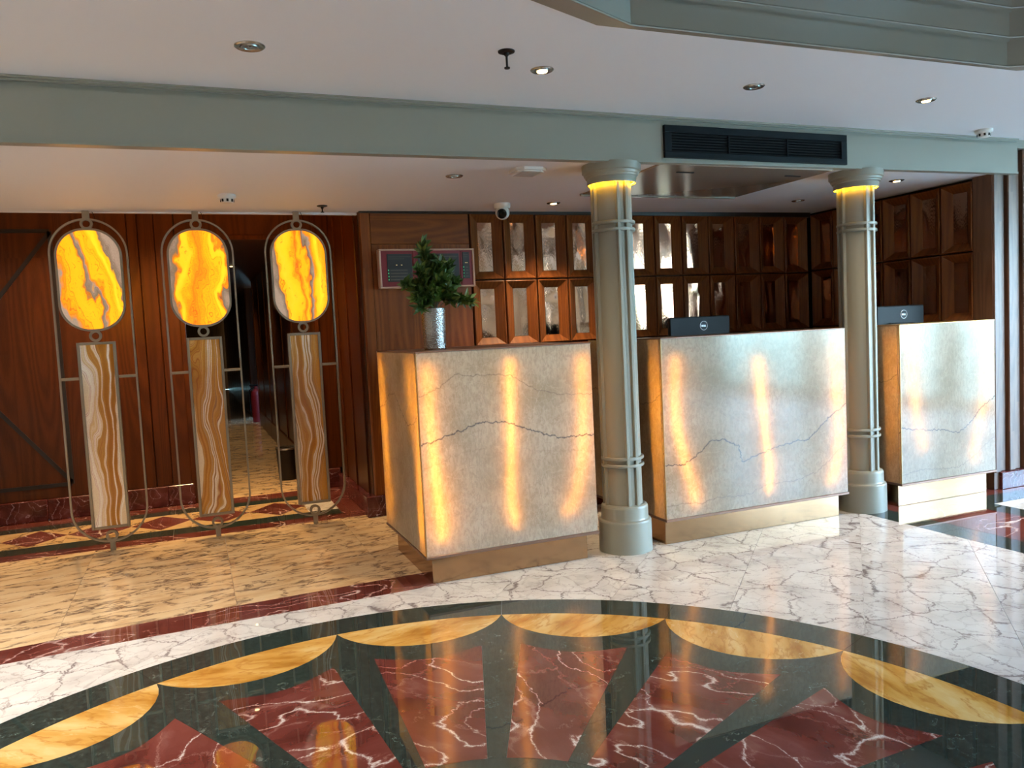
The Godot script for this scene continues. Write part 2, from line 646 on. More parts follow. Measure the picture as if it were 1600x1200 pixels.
	M.led_ring_light = glow(Color(1.0, 0.72, 0.1), 150.0)
	M.led_dot_green = glow(Color(0.3, 0.8, 0.5), 0.35)
	M.led_dot_amber = glow(Color(0.9, 0.75, 0.5), 0.5)
	M.glass = mat(Color(0.9, 0.95, 0.96, 0.08), 0.02)
	M.glass.transparency = BaseMaterial3D.TRANSPARENCY_ALPHA
	# hammered silver of the vase
	var hm := FastNoiseLite.new()
	hm.noise_type = FastNoiseLite.TYPE_CELLULAR
	hm.frequency = 0.06
	var him := hm.get_seamless_image(256, 256, false, false, 0.1, true)
	him.convert(Image.FORMAT_RGBA8)
	him.bump_map_to_normal_map(6.0)
	M.silver = mat(C8(160, 160, 158), 0.14, 1.0)
	M.silver.normal_enabled = true
	M.silver.normal_texture = tex(him)
	M.silver.normal_scale = 0.7
	M.silver.uv1_scale = Vector3(3, 8, 1)
	M.leaf = []
	for c in [C8(52, 80, 30), C8(44, 70, 28), C8(58, 84, 36), C8(96, 108, 44)]:
		var lm := mat(c, 0.42)
		lm.backlight_enabled = true
		lm.backlight = Color(0.12, 0.2, 0.05)
		M.leaf.append(lm)
	M.stem = mat(C8(60, 58, 30), 0.6)
	# --- onyx of the lamp screens
	var honey := ramp_lut([[0.0, C8(170, 112, 36)], [0.3, C8(192, 134, 52)], [0.4, C8(206, 156, 84)], [0.46, C8(150, 106, 54)], [0.5, C8(240, 224, 196)], [0.66, C8(250, 242, 228)], [0.74, C8(222, 190, 138)], [0.8, C8(250, 244, 232)], [1.0, C8(190, 138, 62)]])
	M.honey = []
	for k in 3:
		var hb := banded(192, 1024, 40 + k * 11, [3.2, 4.2, 3.6][k], [0.42, 0.5, 0.4][k], honey)
		M.honey.append(mat(Color(0.98, 0.97, 0.95), 0.16, 0.0, tex(hb), 1.0))
	var grey := C8(112, 92, 72)
	var pale_grey := C8(142, 122, 104)
	var amber := C8(255, 152, 4)
	var gold := C8(255, 180, 10)
	var lemon := C8(255, 206, 30)
	var burnt := C8(236, 124, 4)
	var fires := [
		ramp_lut([[0.0, pale_grey], [0.05, burnt], [0.12, amber], [0.3, gold], [0.41, amber], [0.44, grey], [0.5, pale_grey], [0.53, burnt], [0.6, gold], [0.72, amber], [0.8, lemon], [0.88, gold], [0.91, grey], [1.0, pale_grey]]),
		ramp_lut([[0.0, pale_grey], [0.1, grey], [0.14, burnt], [0.18, lemon], [0.3, amber], [0.45, burnt], [0.6, amber], [0.76, gold], [0.84, lemon], [0.88, burnt], [0.91, grey], [1.0, pale_grey]]),
		ramp_lut([[0.0, pale_grey], [0.12, grey], [0.16, amber], [0.24, lemon], [0.36, gold], [0.46, burnt], [0.54, gold], [0.6, burnt], [0.63, grey], [0.69, pale_grey], [0.72, burnt], [0.8, gold], [0.9, lemon], [1.0, amber]])]
	M.fire = []
	for k in 3:
		var fb := banded(320, 512, [63, 75, 91][k], 6.0, [0.22, 0.26, 0.2][k], fires[k], [0.5, -0.06, 0.12][k], true)
		M.fire.append(glow(Color.WHITE, 2.0, tex(fb)))
	# --- onyx of the desks
	M.onyx = []
	var W := 768
	var o1 := noise_bytes(W, W, 51, 0.004, 40.0, 0.006, 4)
	var o2 := fibre_bytes(W, W, 52, 0.05, 3)
	var o3 := web_bytes(W, W, 53, 0.03, 40.0, 0.015)
	var o4 := noise_bytes(W, W, 54, 0.012, 50.0, 0.012, 4)
	var pale := marble(W, W, o1, ramp_lut([[0.0, C8(190, 178, 156)], [0.5, C8(212, 202, 184)], [1.0, C8(224, 216, 200)]]),
		[[o2, line_lut(150, 26.0, 0.36), C8(172, 158, 136)], [o3, line_lut(0, 14.0, 0.4), C8(236, 229, 214)], [o4, line_lut(120, 5.0, 0.35), C8(168, 150, 128)]])
	var dark := C8(52, 55, 70)
	var faint := C8(150, 132, 116)
	var veins := [
		[[[[0, 0.45], [0.09, 0.43], [0.2, 0.40], [0.31, 0.365], [0.41, 0.366], [0.475, 0.375], [0.59, 0.415], [0.735, 0.465], [0.82, 0.485], [0.92, 0.475], [1, 0.485]], dark, 2.4, 1.9],
		 [[[0, 0.21], [0.11, 0.175], [0.2, 0.112], [0.29, 0.13], [0.41, 0.125], [0.52, 0.14], [0.66, 0.22], [0.78, 0.25], [1, 0.265]], C8(112, 100, 98), 1.9, 1.1],
		 [[[0.78, 0.04], [0.65, 0.30], [0.6, 0.47], [0.54, 0.6]], C8(236, 230, 218), 1.8, 0.9],
		 [[[0, 0.57], [0.2, 0.51], [0.4, 0.48], [0.62, 0.53], [1, 0.57]], faint, 2.2, 0.4],
		 [[[0, 0.83], [0.3, 0.79], [0.6, 0.82], [1, 0.80]], faint, 2.2, 0.25]],
		[[[[0, 0.70], [0.1, 0.705], [0.157, 0.66], [0.24, 0.585], [0.3, 0.59], [0.38, 0.635], [0.395, 0.73], [0.47, 0.705], [0.587, 0.67], [0.7, 0.65], [0.78, 0.645], [0.855, 0.56], [1, 0.455]], dark, 2.2, 1.9],
		 [[[0, 0.925], [0.12, 0.925], [0.175, 0.94], [0.26, 0.915], [0.33, 0.925], [0.43, 0.925], [0.54, 0.88], [0.68, 0.885], [0.82, 0.85], [0.89, 0.79], [1, 0.69]], C8(124, 110, 106), 1.9, 1.0],
		 [[[0.02, 0.5], [0.15, 0.36], [0.3, 0.33], [0.45, 0.42], [0.5, 0.55]], faint, 2.4, 0.35],
		 [[[0.04, 0.56], [0.16, 0.44], [0.28, 0.42], [0.4, 0.5]], faint, 2.4, 0.35],
		 [[[0.76, 0.5], [0.88, 0.42], [1, 0.36]], faint, 2.4, 0.4]],
		[[[[0, 0.64], [0.05, 0.655], [0.21, 0.67], [0.45, 0.69], [0.59, 0.72], [0.73, 0.66], [0.85, 0.57], [1, 0.505]], dark, 2.2, 1.9],
		 [[[0, 0.95], [0.03, 0.945], [0.19, 0.925], [0.4, 0.94], [0.59, 0.945], [0.78, 0.88], [1, 0.77]], C8(124, 110, 106), 1.9, 1.0],
		 [[[0.5, 0.62], [0.75, 0.52], [1, 0.38]], faint, 2.4, 0.4]],
		[[[[0, 0.32], [0.15, 0.3], [0.3, 0.23], [0.45, 0.22], [0.6, 0.3], [0.75, 0.37], [0.9, 0.35], [1, 0.3]], dark, 1.6, 1.1],
		 [[[0, 0.62], [0.4, 0.58], [1, 0.6]], faint, 2.0, 0.4]],
	]
	for k in 4:
		var im := Image.create_from_data(W, W, false, Image.FORMAT_RGB8, pale.get_data())
		if k == 1 or k == 3:
			im.flip_x()
		if k == 2:
			im.flip_y()
		var j := 0
		for v in veins[k]:
			draw_vein(im, v[0], v[1], v[2], v[3], 100 + k * 10 + j)
			j += 1
		var om := mat(Color(0.9, 0.88, 0.85), 0.1, 0.0, tex(im), 1.0)
		om.metallic_specular = 0.9
		om.backlight_enabled = true
		om.backlight = Color(0.92, 0.73, 0.34)
		M.onyx.append(om)
	M.led_rope_light = [glow(Color(1.0, 0.82, 0.42), 118.0), glow(Color(1.0, 0.82, 0.42), 130.0), glow(Color(1.0, 0.82, 0.42), 100.0)]

# ------------------------------------------------------------------ setting
func _ready() -> void:
	rng.seed = 7
	# camera
	var cam := Camera3D.new()
	cam.name = "camera"
	add_child(cam)
	cam.position = Vector3(0, 1.28, 0)
	cam.rotation_degrees = Vector3(-3.8547, -21.7938, -2.7949)
	cam.fov = rad_to_deg(2.0 * atan(600.0 / 1243.1))
	cam.near = 0.05
	cam.far = 200.0
	cam.current = true
	# sky and exposure
	var env := Environment.new()
	env.background_mode = Environment.BG_SKY
	var sky := Sky.new()
	var ps := ProceduralSkyMaterial.new()
	ps.sky_top_color = Color(0.46, 0.65, 0.86)
	ps.sky_horizon_color = Color(0.74, 0.87, 0.93)
	ps.ground_bottom_color = Color(0.3, 0.42, 0.46)
	ps.ground_horizon_color = Color(0.52, 0.68, 0.7)
	ps.sky_energy_multiplier = 8.6
	ps.ground_energy_multiplier = 7.0
	sky.sky_material = ps
	env.sky = sky
	env.tonemap_mode = Environment.TONE_MAPPER_LINEAR
	env.tonemap_exposure = 0.62
	env.sdfgi_enabled = true
	env.ssao_enabled = true
	env.ssil_enabled = true
	var we := WorldEnvironment.new()
	we.name = "environment"
	we.environment = env
	add_child(we)

	make_materials()
	build_floor()
	build_ceilings()
	build_walls()
	build_corridor()
	build_lobby_shell()
	build_columns()
	build_desks()
	build_lamp_screens()
	build_ceiling_fittings()
	build_small_things()

func soffit_y(x: float) -> float:
	return 2.150 + 0.0065 * (x + 0.66)

func rect(x0: float, z0: float, x1: float, z1: float) -> PackedVector2Array:
	return PackedVector2Array([Vector2(x0, z0), Vector2(x1, z0), Vector2(x1, z1), Vector2(x0, z1)])

func floor_piece(called: String, poly: PackedVector2Array, m: Material, parent: Node, turn := 999.0, gap := 0.0008) -> void:
	var shapes: Array = Geometry2D.offset_polygon(poly, -maxf(gap, 0.0001), Geometry2D.JOIN_MITER)
	for s in shapes:
		if s.size() < 3:
			continue
		var st := mb()
		slab(st, s, -0.012, 0.0, rng.randf() * TAU if turn == 999.0 else turn, Vector2(rng.randf() * 5.0, rng.randf() * 5.0))
		part(called, st, m, parent)

func ring_pt(r: float, a: float) -> Vector2:
	return Vector2(CX + r * sin(deg_to_rad(a)), CZ - r * cos(deg_to_rad(a)))

func build_floor() -> void:
	var f := structure("floor")
	var st := mb()
	cbox(st, Vector3(-4.6, -0.15, -7.0), Vector3(9.2, -0.004, 5.2), 0.0)
	part("floor_bed", st, M.white, f)
	# white marble squares laid on the diagonal
	var region := PackedVector2Array([Vector2(-1.9, -3.76), Vector2(-0.86, -3.80), Vector2(-0.085, -3.835), Vector2(0.85, -3.86), Vector2(1.08, -3.868), Vector2(1.08, -4.112), Vector2(1.3, -4.12), Vector2(1.3, -4.9), Vector2(3.92, -4.9), Vector2(3.92, -0.9), Vector2(-1.9, -0.9)])
	var circle := PackedVector2Array()
	for k in 144:
		circle.append(ring_pt(2.0, k * 2.5))
	var s0 := -0.73
	var d0 := 5.45
	var p := 0.77
	for i in range(-9, 8):
		for j in range(-9, 6):
			var a := s0 + i * p
			var b := d0 + j * p
			var q := PackedVector2Array()
			for e in [[0, 0], [1, 0], [1, 1], [0, 1]]:
				var s: float = a + e[0] * p
				var d: float = b + e[1] * p
				q.append(Vector2((s + d) * 0.5, (s - d) * 0.5))
			for r in Geometry2D.intersect_polygons(q, region):
				for c in Geometry2D.clip_polygons(r, circle):
					if c.size() > 2 and not Geometry2D.is_polygon_clockwise(c) or c.size() > 2:
						floor_piece("marble_tile", c, M.white, f)
	# red strip before the warm breccia field
	var top := [[-3.0, -3.90], [-1.9, -3.945], [-0.86, -3.985], [-0.085, -4.06], [0.85, -4.105], [1.08, -4.112]]
	var low := [[-3.0, -3.71], [-1.9, -3.76], [-0.86, -3.80], [-0.085, -3.835], [0.85, -3.86], [1.08, -3.868]]
	for i in 5:
		floor_piece("red_strip", PackedVector2Array([Vector2(top[i][0], top[i][1]), Vector2(top[i + 1][0], top[i + 1][1]), Vector2(low[i + 1][0], low[i + 1][1]), Vector2(low[i][0], low[i][1])]), M.red, f, 0.0, 0.0003)
	# breccia field behind it
	var field := PackedVector2Array()
	for t in top:
		field.append(Vector2(t[0], t[1]))
	field.append_array(PackedVector2Array([Vector2(1.3, -4.12), Vector2(1.3, -5.69), Vector2(-3.0, -5.69)]))
	for i in 6:
		for j in 2:
			var cell := rect(-3.0 + i * 0.78, -5.69 + j * 0.86, -2.22 + i * 0.78, -4.83 + j * 0.86 + (0.4 if j == 1 else 0.0))
			for c in Geometry2D.intersect_polygons(cell, field):
				floor_piece("breccia_tile", c, M.beige, f, 0.12)
	# bands along the alcove wall
	for i in 6:
		var x0 := -3.0 + i * 0.7
		floor_piece("red_border", rect(x0, -5.852, minf(x0 + 0.7, 1.15), -5.69), M.red, f, 0.0)
		floor_piece("green_border", rect(x0, -6.033, minf(x0 + 0.7, 0.95), -5.852), M.green, f, 0.0)
		floor_piece("green_border", rect(x0, -6.733, minf(x0 + 0.7, 0.95), -6.565), M.green, f, 0.0)
		floor_piece("red_border", rect(x0, -6.96, minf(x0 + 0.7, 1.15), -6.733), M.red, f, 0.0)
	floor_piece("red_border", rect(0.95, -6.733, 1.15, -5.852), M.red, f, 1.57)
	for i in 10:
		var c := -1.1 - 0.407 * 4 + i * 0.407
		var zc := -6.3
		var hz := 0.24
		var hx := 0.2035
		if c + hx > 0.96:
			break
		floor_piece("red_diamond", PackedVector2Array([Vector2(c - hx, zc), Vector2(c, zc - hz), Vector2(c + hx, zc), Vector2(c, zc + hz)]), M.red, f)
		for s in [-1.0, 1.0]:
			floor_piece("cream_triangle", PackedVector2Array([Vector2(c - hx, zc), Vector2(c, zc + s * hz), Vector2(c + hx, zc), Vector2(c + hx, zc + s * 0.267), Vector2(c - hx, zc + s * 0.267)]), M.cream, f)
	# border running past the third desk
	for i in 5:
		var z0 := -4.6 + i * 0.95
		floor_piece("green_border", rect(3.92, z0, 4.12, z0 + 0.95), M.green, f, 1.57)
		floor_piece("green_border", rect(4.62, z0, 4.78, minf(z0 + 0.95, -0.2)), M.green, f, 1.57)
	for r in [[-4.6, -3.72], [-3.72, -2.5], [-2.5, -0.3]]:
		floor_piece("red_slab", rect(4.12, r[0], 4.62, r[1]), M.red, f)
	floor_piece("green_border", rect(4.78, -3.78, 6.4, -3.6), M.green, f, 0.0)
	floor_piece("red_border", rect(4.78, -3.95, 6.4, -3.78), M.red, f, 0.0)
	for i in 3:
		floor_piece("marble_tile", rect(4.78 + i * 0.6, -3.6, 5.38 + i * 0.6, -2.9), M.white, f)
	build_rosette(f)

func build_rosette(f: Node3D) -> void:
	var r := group_node("rosette", f)
	var tips := [-24.5, -1.33, 21.84, 45.01, 68.2]
	while tips.size() < 17:
		tips.append(tips[-1] + 267.3 / 12.0)
	for k in 16:
		var a: float = tips[k]
		var b: float = tips[k + 1]
		var mid := (a + b) * 0.5
		var span := b - a
		var outer := PackedVector2Array()
		var lobe := PackedVector2Array()
		for i in 13:
			outer.append(ring_pt(2.0, lerpf(a, b, i / 12.0)))
			lobe.append(ring_pt(1.815, lerpf(a, b, i / 12.0)))
		for i in range(12, -1, -1):
			outer.append(ring_pt(1.815, lerpf(a, b, i / 12.0)))
		# scallop: circle arc through both tips, bulging to radius 1.55
		var scallop := PackedVector2Array()
		var pa := ring_pt(1.815, a)
		var pb := ring_pt(1.815, b)
		var pm := ring_pt(1.545, mid)
		var half := pa.distance_to(pb) * 0.5
		var chord_mid := (pa + pb) * 0.5
		var sag := chord_mid.distance_to(pm)
		var rad := (half * half + sag * sag) / (2.0 * sag)
		var inward := (pm - chord_mid).normalized()
		var cc := pm - inward * rad
		var half_ang := asin(minf(half / rad, 1.0))
		var base_ang := inward.angle()
		for i in 17:
			var t := lerpf(half_ang, -half_ang, i / 16.0)
			scallop.append(cc + Vector2(cos(base_ang + t), sin(base_ang + t)) * rad)
		if scallop[0].distance_to(pa) > scallop[0].distance_to(pb):
			scallop.reverse()
		for i in range(15, 0, -1):
			lobe.append(scallop[i])
		floor_piece("ring_segment", outer, M.green, r, deg_to_rad(mid), 0.0006)
		floor_piece("yellow_lobe", lobe, M.yellow, r, deg_to_rad(mid), 0.0006)
		# red wedge with a hollow outer edge
		var wedge := PackedVector2Array()
		var edge := PackedVector2Array()
		for i in 9:
			var u := i / 8.0
			edge.append(ring_pt(1.478 - 0.085 * sin(PI * u), lerpf(a + 3.2, b - 3.0, u)))
		wedge.append_array(edge)
		wedge.append(ring_pt(0.606, b - 2.7))
		wedge.append(ring_pt(0.606, a + 2.7))
		floor_piece("red_wedge", wedge, M.red, r, 999.0, 0.0006)
		# the dark green stone around it, three strips in one piece
		var st := mb()
		var off := Vector2(rng.randf() * 4, rng.randf() * 4)
		var arch := PackedVector2Array()
		arch.append_array(scallop)
		for i in range(8, -1, -1):
			arch.append(edge[i])
		var l := PackedVector2Array([pa, edge[0], ring_pt(0.606, a + 2.7), ring_pt(0.606, a)])
		var rr := PackedVector2Array([edge[8], pb, ring_pt(0.606, b), ring_pt(0.606, b - 2.7)])
		for poly in [arch, l, rr]:
			slab(st, poly, -0.012, -0.0001, deg_to_rad(mid), off)
		part("green_surround", st, M.green, r)
	var ring := PackedVector2Array()
	for k in 48:
		ring.append(ring_pt(0.606, k * 7.5))
	floor_piece("green_disc", ring, M.green, r)

func strip_ceiling(lo_x: float, hi_x: float, z0: float, z1: float, parent: Node, called: String) -> void:
	var st := mb()
	var a := soffit_y(lo_x)
	var b := soffit_y(hi_x)
	var t := 2.75
	var v := [Vector3(lo_x, a, z0), Vector3(hi_x, b, z0), Vector3(hi_x, b, z1), Vector3(lo_x, a, z1), Vector3(lo_x, t, z0), Vector3(hi_x, t, z0), Vector3(hi_x, t, z1), Vector3(lo_x, t, z1)]
	quad(st, v[0], v[1], v[2], v[3], Vector3.DOWN)
	quad(st, v[4], v[5], v[6], v[7], Vector3.UP)
	quad(st, v[0], v[1], v[5], v[4], Vector3.FORWARD)
	quad(st, v[3], v[2], v[6], v[7], Vector3.BACK)
	quad(st, v[0], v[3], v[7], v[4], Vector3.LEFT)
	quad(st, v[1], v[2], v[6], v[5], Vector3.RIGHT)
	part(called, st, M.plaster, parent)

func shrink(poly: PackedVector2Array, d: float) -> PackedVector2Array:
	return Geometry2D.offset_polygon(poly, -d, Geometry2D.JOIN_MITER)[0]

func wall_loop(st: SurfaceTool, poly: PackedVector2Array, y0: float, y1: float) -> void:
	var c := Vector2.ZERO
	for p in poly:
		c += p / poly.size()
	for i in poly.size():
		var a := poly[i]
		var b := poly[(i + 1) % poly.size()]
		var d := (b - a).normalized()
		var n := Vector2(d.y, -d.x)
		if n.dot(c - a) < 0.0:
			n = -n
		quad(st, Vector3(a.x, y0, a.y), Vector3(b.x, y0, b.y), Vector3(b.x, y1, b.y), Vector3(a.x, y1, a.y), Vector3(n.x, 0, n.y))

func ring_flat(st: SurfaceTool, outer: PackedVector2Array, inner: PackedVector2Array, y: float) -> void:
	for i in outer.size():
		var j := (i + 1) % outer.size()
		quad(st, Vector3(outer[i].x, y, outer[i].y), Vector3(outer[j].x, y, outer[j].y), Vector3(inner[j].x, y, inner[j].y), Vector3(inner[i].x, y, inner[i].y), Vector3.DOWN)

func build_ceilings() -> void:
	var c := structure("ceiling")
	var oct := PackedVector2Array([Vector2(3.78, -2.712), Vector2(1.5, -2.716), Vector2(0.62, -2.333), Vector2(0.1, -1.6), Vector2(0.1, -0.2), Vector2(0.62, 0.5), Vector2(1.5, 0.9), Vector2(3.78, 0.9), Vector2(4.66, 0.5), Vector2(5.18, -0.2), Vector2(5.18, -1.6), Vector2(4.66, -2.333)])
	var st := mb()
	for r in [rect(-4.6, -3.86, 2.64, 5.2), rect(2.64, -3.86, 9.2, 5.2)]:
		for q in Geometry2D.clip_polygons(r, oct):
			slab(st, q, UPPER, UPPER + 0.12)
	part("ceiling_board", st, M.plaster, c)
	# tiered glossy coffer
	var inner := PackedVector2Array([Vector2(3.68, -2.685), Vector2(1.63, -2.685), Vector2(0.72, -2.262), Vector2(0.21, -1.56), Vector2(0.21, -0.24), Vector2(0.72, 0.42), Vector2(1.6, 0.8), Vector2(3.68, 0.8), Vector2(4.56, 0.42), Vector2(5.07, -0.24), Vector2(5.07, -1.56), Vector2(4.56, -2.262)])
	var cof := group_node("coffer", c)
	st = mb()
	ring_flat(st, oct, inner, UPPER - 0.006)
	wall_loop(st, oct, UPPER - 0.006, UPPER)
	part("coffer_trim", st, M.paint_gloss, cof)
	var lev := [[inner, 2.409, 2.52], [shrink(inner, 0.014), 2.54, 2.65], [shrink(inner, 0.028), 2.67, 2.95]]
	for i in 3:
		var p: PackedVector2Array = lev[i][0]
		st = mb()
		wall_loop(st, p, lev[i][1], lev[i][2])
		part("coffer_side", st, M.paint_gloss, cof)
		st = mb()
		var loop := []
		for q in shrink(p, -0.002):
			loop.append(Vector3(q.x, lev[i][1] + 0.004, q.y))
		tube(st, loop, 0.005, 6, true)
		if i < 2:
			var nx: PackedVector2Array = lev[i + 1][0]
			ring_flat(st, p, nx, lev[i + 1][1])
			wall_loop(st, nx, lev[i + 1][1] - 0.02, lev[i + 1][1])
			wall_loop(st, p, lev[i][2], lev[i + 1][1])
		part("coffer_bead", st, M.paint_gloss, cof)
	st = mb()
	slab(st, lev[2][0], 2.95, 3.0)
	part("coffer_top", st, M.paint_gloss, cof)

	# lower ceiling over the desks and the lamp screens
	var b := structure("ceiling_low")
	strip_ceiling(-4.6, 1.16, -5.68, -3.86, b, "ceiling_board")
	strip_ceiling(1.16, 5.3, -5.75, -3.86, b, "ceiling_board")
	st = mb()
	cbox(st, Vector3(-4.6, 2.45, -7.2), Vector3(1.2, 2.6, -5.6), 0.0)
	part("alcove_ceiling", st, M.plaster, b)
	# glossy tray between the columns
	var tr := group_node("ceiling_tray", b)
	st = mb()
	cbox(st, Vector3(2.50, 2.162, -4.82), Vector3(3.735, 2.20, -3.85), 0.004)
	part("tray_panel", st, M.tray, tr)
	st = mb()
	cbox(st, Vector3(2.49, 2.155, -4.84), Vector3(3.745, 2.176, -4.815), 0.003)
	part("tray_edge", st, M.paint_gloss, tr)
	for x in [2.78, 3.58]:
		st = mb()
		cbox(st, Vector3(x - 0.06, 2.157, -4.04), Vector3(x + 0.06, 2.165, -4.025), 0.002)
		part("tray_slot", st, M.void, tr)
	for i in 9:
		st = mb()
		lathe(st, [Vector2(0.006, 0.0), Vector2(0.005, -0.003), Vector2(0.0, -0.004)], 8, Vector3(2.75 + i * 0.075, 2.162, -4.77))
		part("tray_rivet", st, M.steel, tr)

	# fascia where the ceiling steps down
	var t := structure("trim_1")
	for seg in [[-4.6, -1.05], [-1.05, 2.485], [2.485, 3.815], [3.815, 5.33]]:
		st = mb()
		var x0: float = seg[0] + 0.0006
		var x1: float = seg[1] - 0.0006
		var top := 2.375
		var v := [Vector3(x0, soffit_y(x0) - 0.004, -3.82), Vector3(x1, soffit_y(x1) - 0.004, -3.82), Vector3(x1, top, -3.82), Vector3(x0, top, -3.82)]
		quad(st, v[0], v[1], v[2], v[3], Vector3.BACK)
		var o := Vector3(0, 0, -0.045)
		quad(st, v[0], v[1], v[1] + o, v[0] + o, Vector3.DOWN)
		quad(st, v[3], v[2], v[2] + o, v[3] + o, Vector3.UP)
		quad(st, v[0], v[3], v[3] + o, v[0] + o, Vector3.LEFT)
		quad(st, v[1], v[2], v[2] + o, v[1] + o, Vector3.RIGHT)
		part("fascia_panel", st, M.paint, t)
	for m in [[2.375, 2.415, -3.835], [2.397, 2.415, -3.823], [2.405, 2.415, -3.805]]:
		st = mb()
		cbox(st, Vector3(-4.6, m[0], -3.9), Vector3(5.33, m[1], m[2]), 0.002)
		part("fascia_moulding", st, M.paint, t)
	st = mb()
	quad(st, Vector3(-4.6, soffit_y(-4.6) - 0.008, -3.812), Vector3(5.33, soffit_y(5.33) - 0.008, -3.812), Vector3(5.33, soffit_y(5.33) + 0.004, -3.812), Vector3(-4.6, soffit_y(-4.6) + 0.004, -3.812), Vector3.BACK)
	quad(st, Vector3(-4.6, soffit_y(-4.6) - 0.008, -3.812), Vector3(5.33, soffit_y(5.33) - 0.008, -3.812), Vector3(5.33, soffit_y(5.33) - 0.008, -3.87), Vector3(-4.6, soffit_y(-4.6) - 0.008, -3.87), Vector3.DOWN)
	part("fascia_lip", st, M.paint, t)
	# white downstand the screens hang from
	var w := structure("trim_2")
	st = mb()
	cbox(st, Vector3(-4.6, 2.146, -5.70), Vector3(1.16, 2.46, -5.67), 0.002)
	part("downstand", st, M.plaster, w)

# air grille set in the fascia
func build_grille() -> void:
	var g := thing("air_grille", "dark slatted air grille set in the grey-green fascia above the desks", "air vent", Vector3(3.148, 2.19, -3.82))
	var hw := 0.652
	var h := 0.178
	for r in [[-hw, 0.0, hw, 0.034], [-hw, h - 0.04, hw, h], [-hw, 0.034, -hw + 0.045, h - 0.04], [hw - 0.045, 0.034, hw, h - 0.04]]:
		box_part("frame", Vector3(r[0], r[1], -0.004), Vector3(r[2], r[3], 0.018), M.grille, g, 0.002)
	box_part("backing", Vector3(-hw + 0.04, 0.03, 0.001), Vector3(hw - 0.04, h - 0.036, 0.002), M.void, g, 0.0)
	for k in 7:
		var y := 0.042 + k * 0.0152
		var st := mb()
		quad(st, Vector3(-hw + 0.045, y, 0.014), Vector3(hw - 0.045, y, 0.014), Vector3(hw - 0.045, y + 0.008, 0.004), Vector3(-hw + 0.045, y + 0.008, 0.004), Vector3(0, 0.6, 0.8))
		quad(st, Vector3(-hw + 0.045, y - 0.002, 0.014), Vector3(hw - 0.045, y - 0.002, 0.014), Vector3(hw - 0.045, y + 0.006, 0.004), Vector3(-hw + 0.045, y + 0.006, 0.004), Vector3(0, -0.6, -0.8))
		quad(st, Vector3(-hw + 0.045, y, 0.014), Vector3(hw - 0.045, y, 0.014), Vector3(hw - 0.045, y - 0.002, 0.014), Vector3(-hw + 0.045, y - 0.002, 0.014), Vector3.BACK)
		part("slat", st, M.grille_slat, g)
	for x in [-0.22, 0.2]:
		box_part("mullion", Vector3(x - 0.004, 0.034, 0.002), Vector3(x + 0.004, h - 0.04, 0.0145), M.grille, g, 0.001)

# one panel of the coffered wall, facing +z with its lower left corner at the origin
var panel_frame: Mesh
var panel_rim: Mesh
var panel_mirror: Mesh
const PW := 0.2555
const PH := 0.487
func make_panel_meshes() -> void:
	var bw := 0.062
	var by := 0.062
	var dep := 0.045
	var o := [Vector3(0.002, 0.002, 0.0), Vector3(PW - 0.002, 0.002, 0.0), Vector3(PW - 0.002, PH - 0.002, 0.0), Vector3(0.002, PH - 0.002, 0.0)]
	var rim := 0.009
	var i0 := [Vector3(rim, rim, 0.004), Vector3(PW - rim, rim, 0.004), Vector3(PW - rim, PH - rim, 0.004), Vector3(rim, PH - rim, 0.004)]
	var i1 := [Vector3(rim + 0.004, rim + 0.004, -0.001), Vector3(PW - rim - 0.004, rim + 0.004, -0.001), Vector3(PW - rim - 0.004, PH - rim - 0.004, -0.001), Vector3(rim + 0.004, PH - rim - 0.004, -0.001)]
	var i2 := [Vector3(bw + 0.01, by, -dep), Vector3(PW - bw - 0.01, by, -dep), Vector3(PW - bw - 0.01, PH - by, -dep), Vector3(bw + 0.01, PH - by, -dep)]
	var back := []
	for v in o:
		back.append(v + Vector3(0, 0, -dep))
	var st := mb()
	var cen := Vector3(PW * 0.5, PH * 0.5, 0.2)
	for k in 4:
		var l := (k + 1) % 4
		for pr in [[back, o], [o, i0], [i0, i1]]:
			var a: Array = pr[0]
			var b: Array = pr[1]
			var n: Vector3 = (a[l] - a[k]).cross(b[k] - a[k]).normalized()
			if pr[0] == back:
				if n.dot(a[k] - Vector3(PW * 0.5, PH * 0.5, -dep)) < 0.0:
					n = -n
			elif n.z < 0.0:
				n = -n
			quad(st, a[k], a[l], b[l], b[k], n)
	panel_rim = st.commit()
	st = mb()
	for k in 4:
		var l := (k + 1) % 4
		var n: Vector3 = (i1[l] - i1[k]).cross(i2[k] - i1[k]).normalized()
		if n.dot(cen - i1[k]) < 0.0:
			n = -n
		quad(st, i1[k], i1[l], i2[l], i2[k], n)
	panel_frame = st.commit()
	st = mb()
	var e := 0.0
	quad(st, i2[0] + Vector3(-e, -e, 0.003), i2[1] + Vector3(e, -e, 0.003), i2[2] + Vector3(e, e, 0.003), i2[3] + Vector3(-e, e, 0.003), Vector3.BACK)
	quad(st, i2[0], i2[1], i2[2], i2[3], Vector3.FORWARD)
	panel_mirror = st.commit()

func wall_panel(parent: Node, at: Vector3, turn: float) -> void:
	var p := group_node("mirror_panel", parent, at)
	p.rotation.y = turn
	part_mesh("outer_frame", panel_rim, M.panel_wood, p)
	part_mesh("bevel_frame", panel_frame, M.panel_wood, p)
	var mm: StandardMaterial3D = M.mirrors[rng.randi() % M.mirrors.size()]
	part_mesh("mirror_plate", panel_mirror, mm, p)

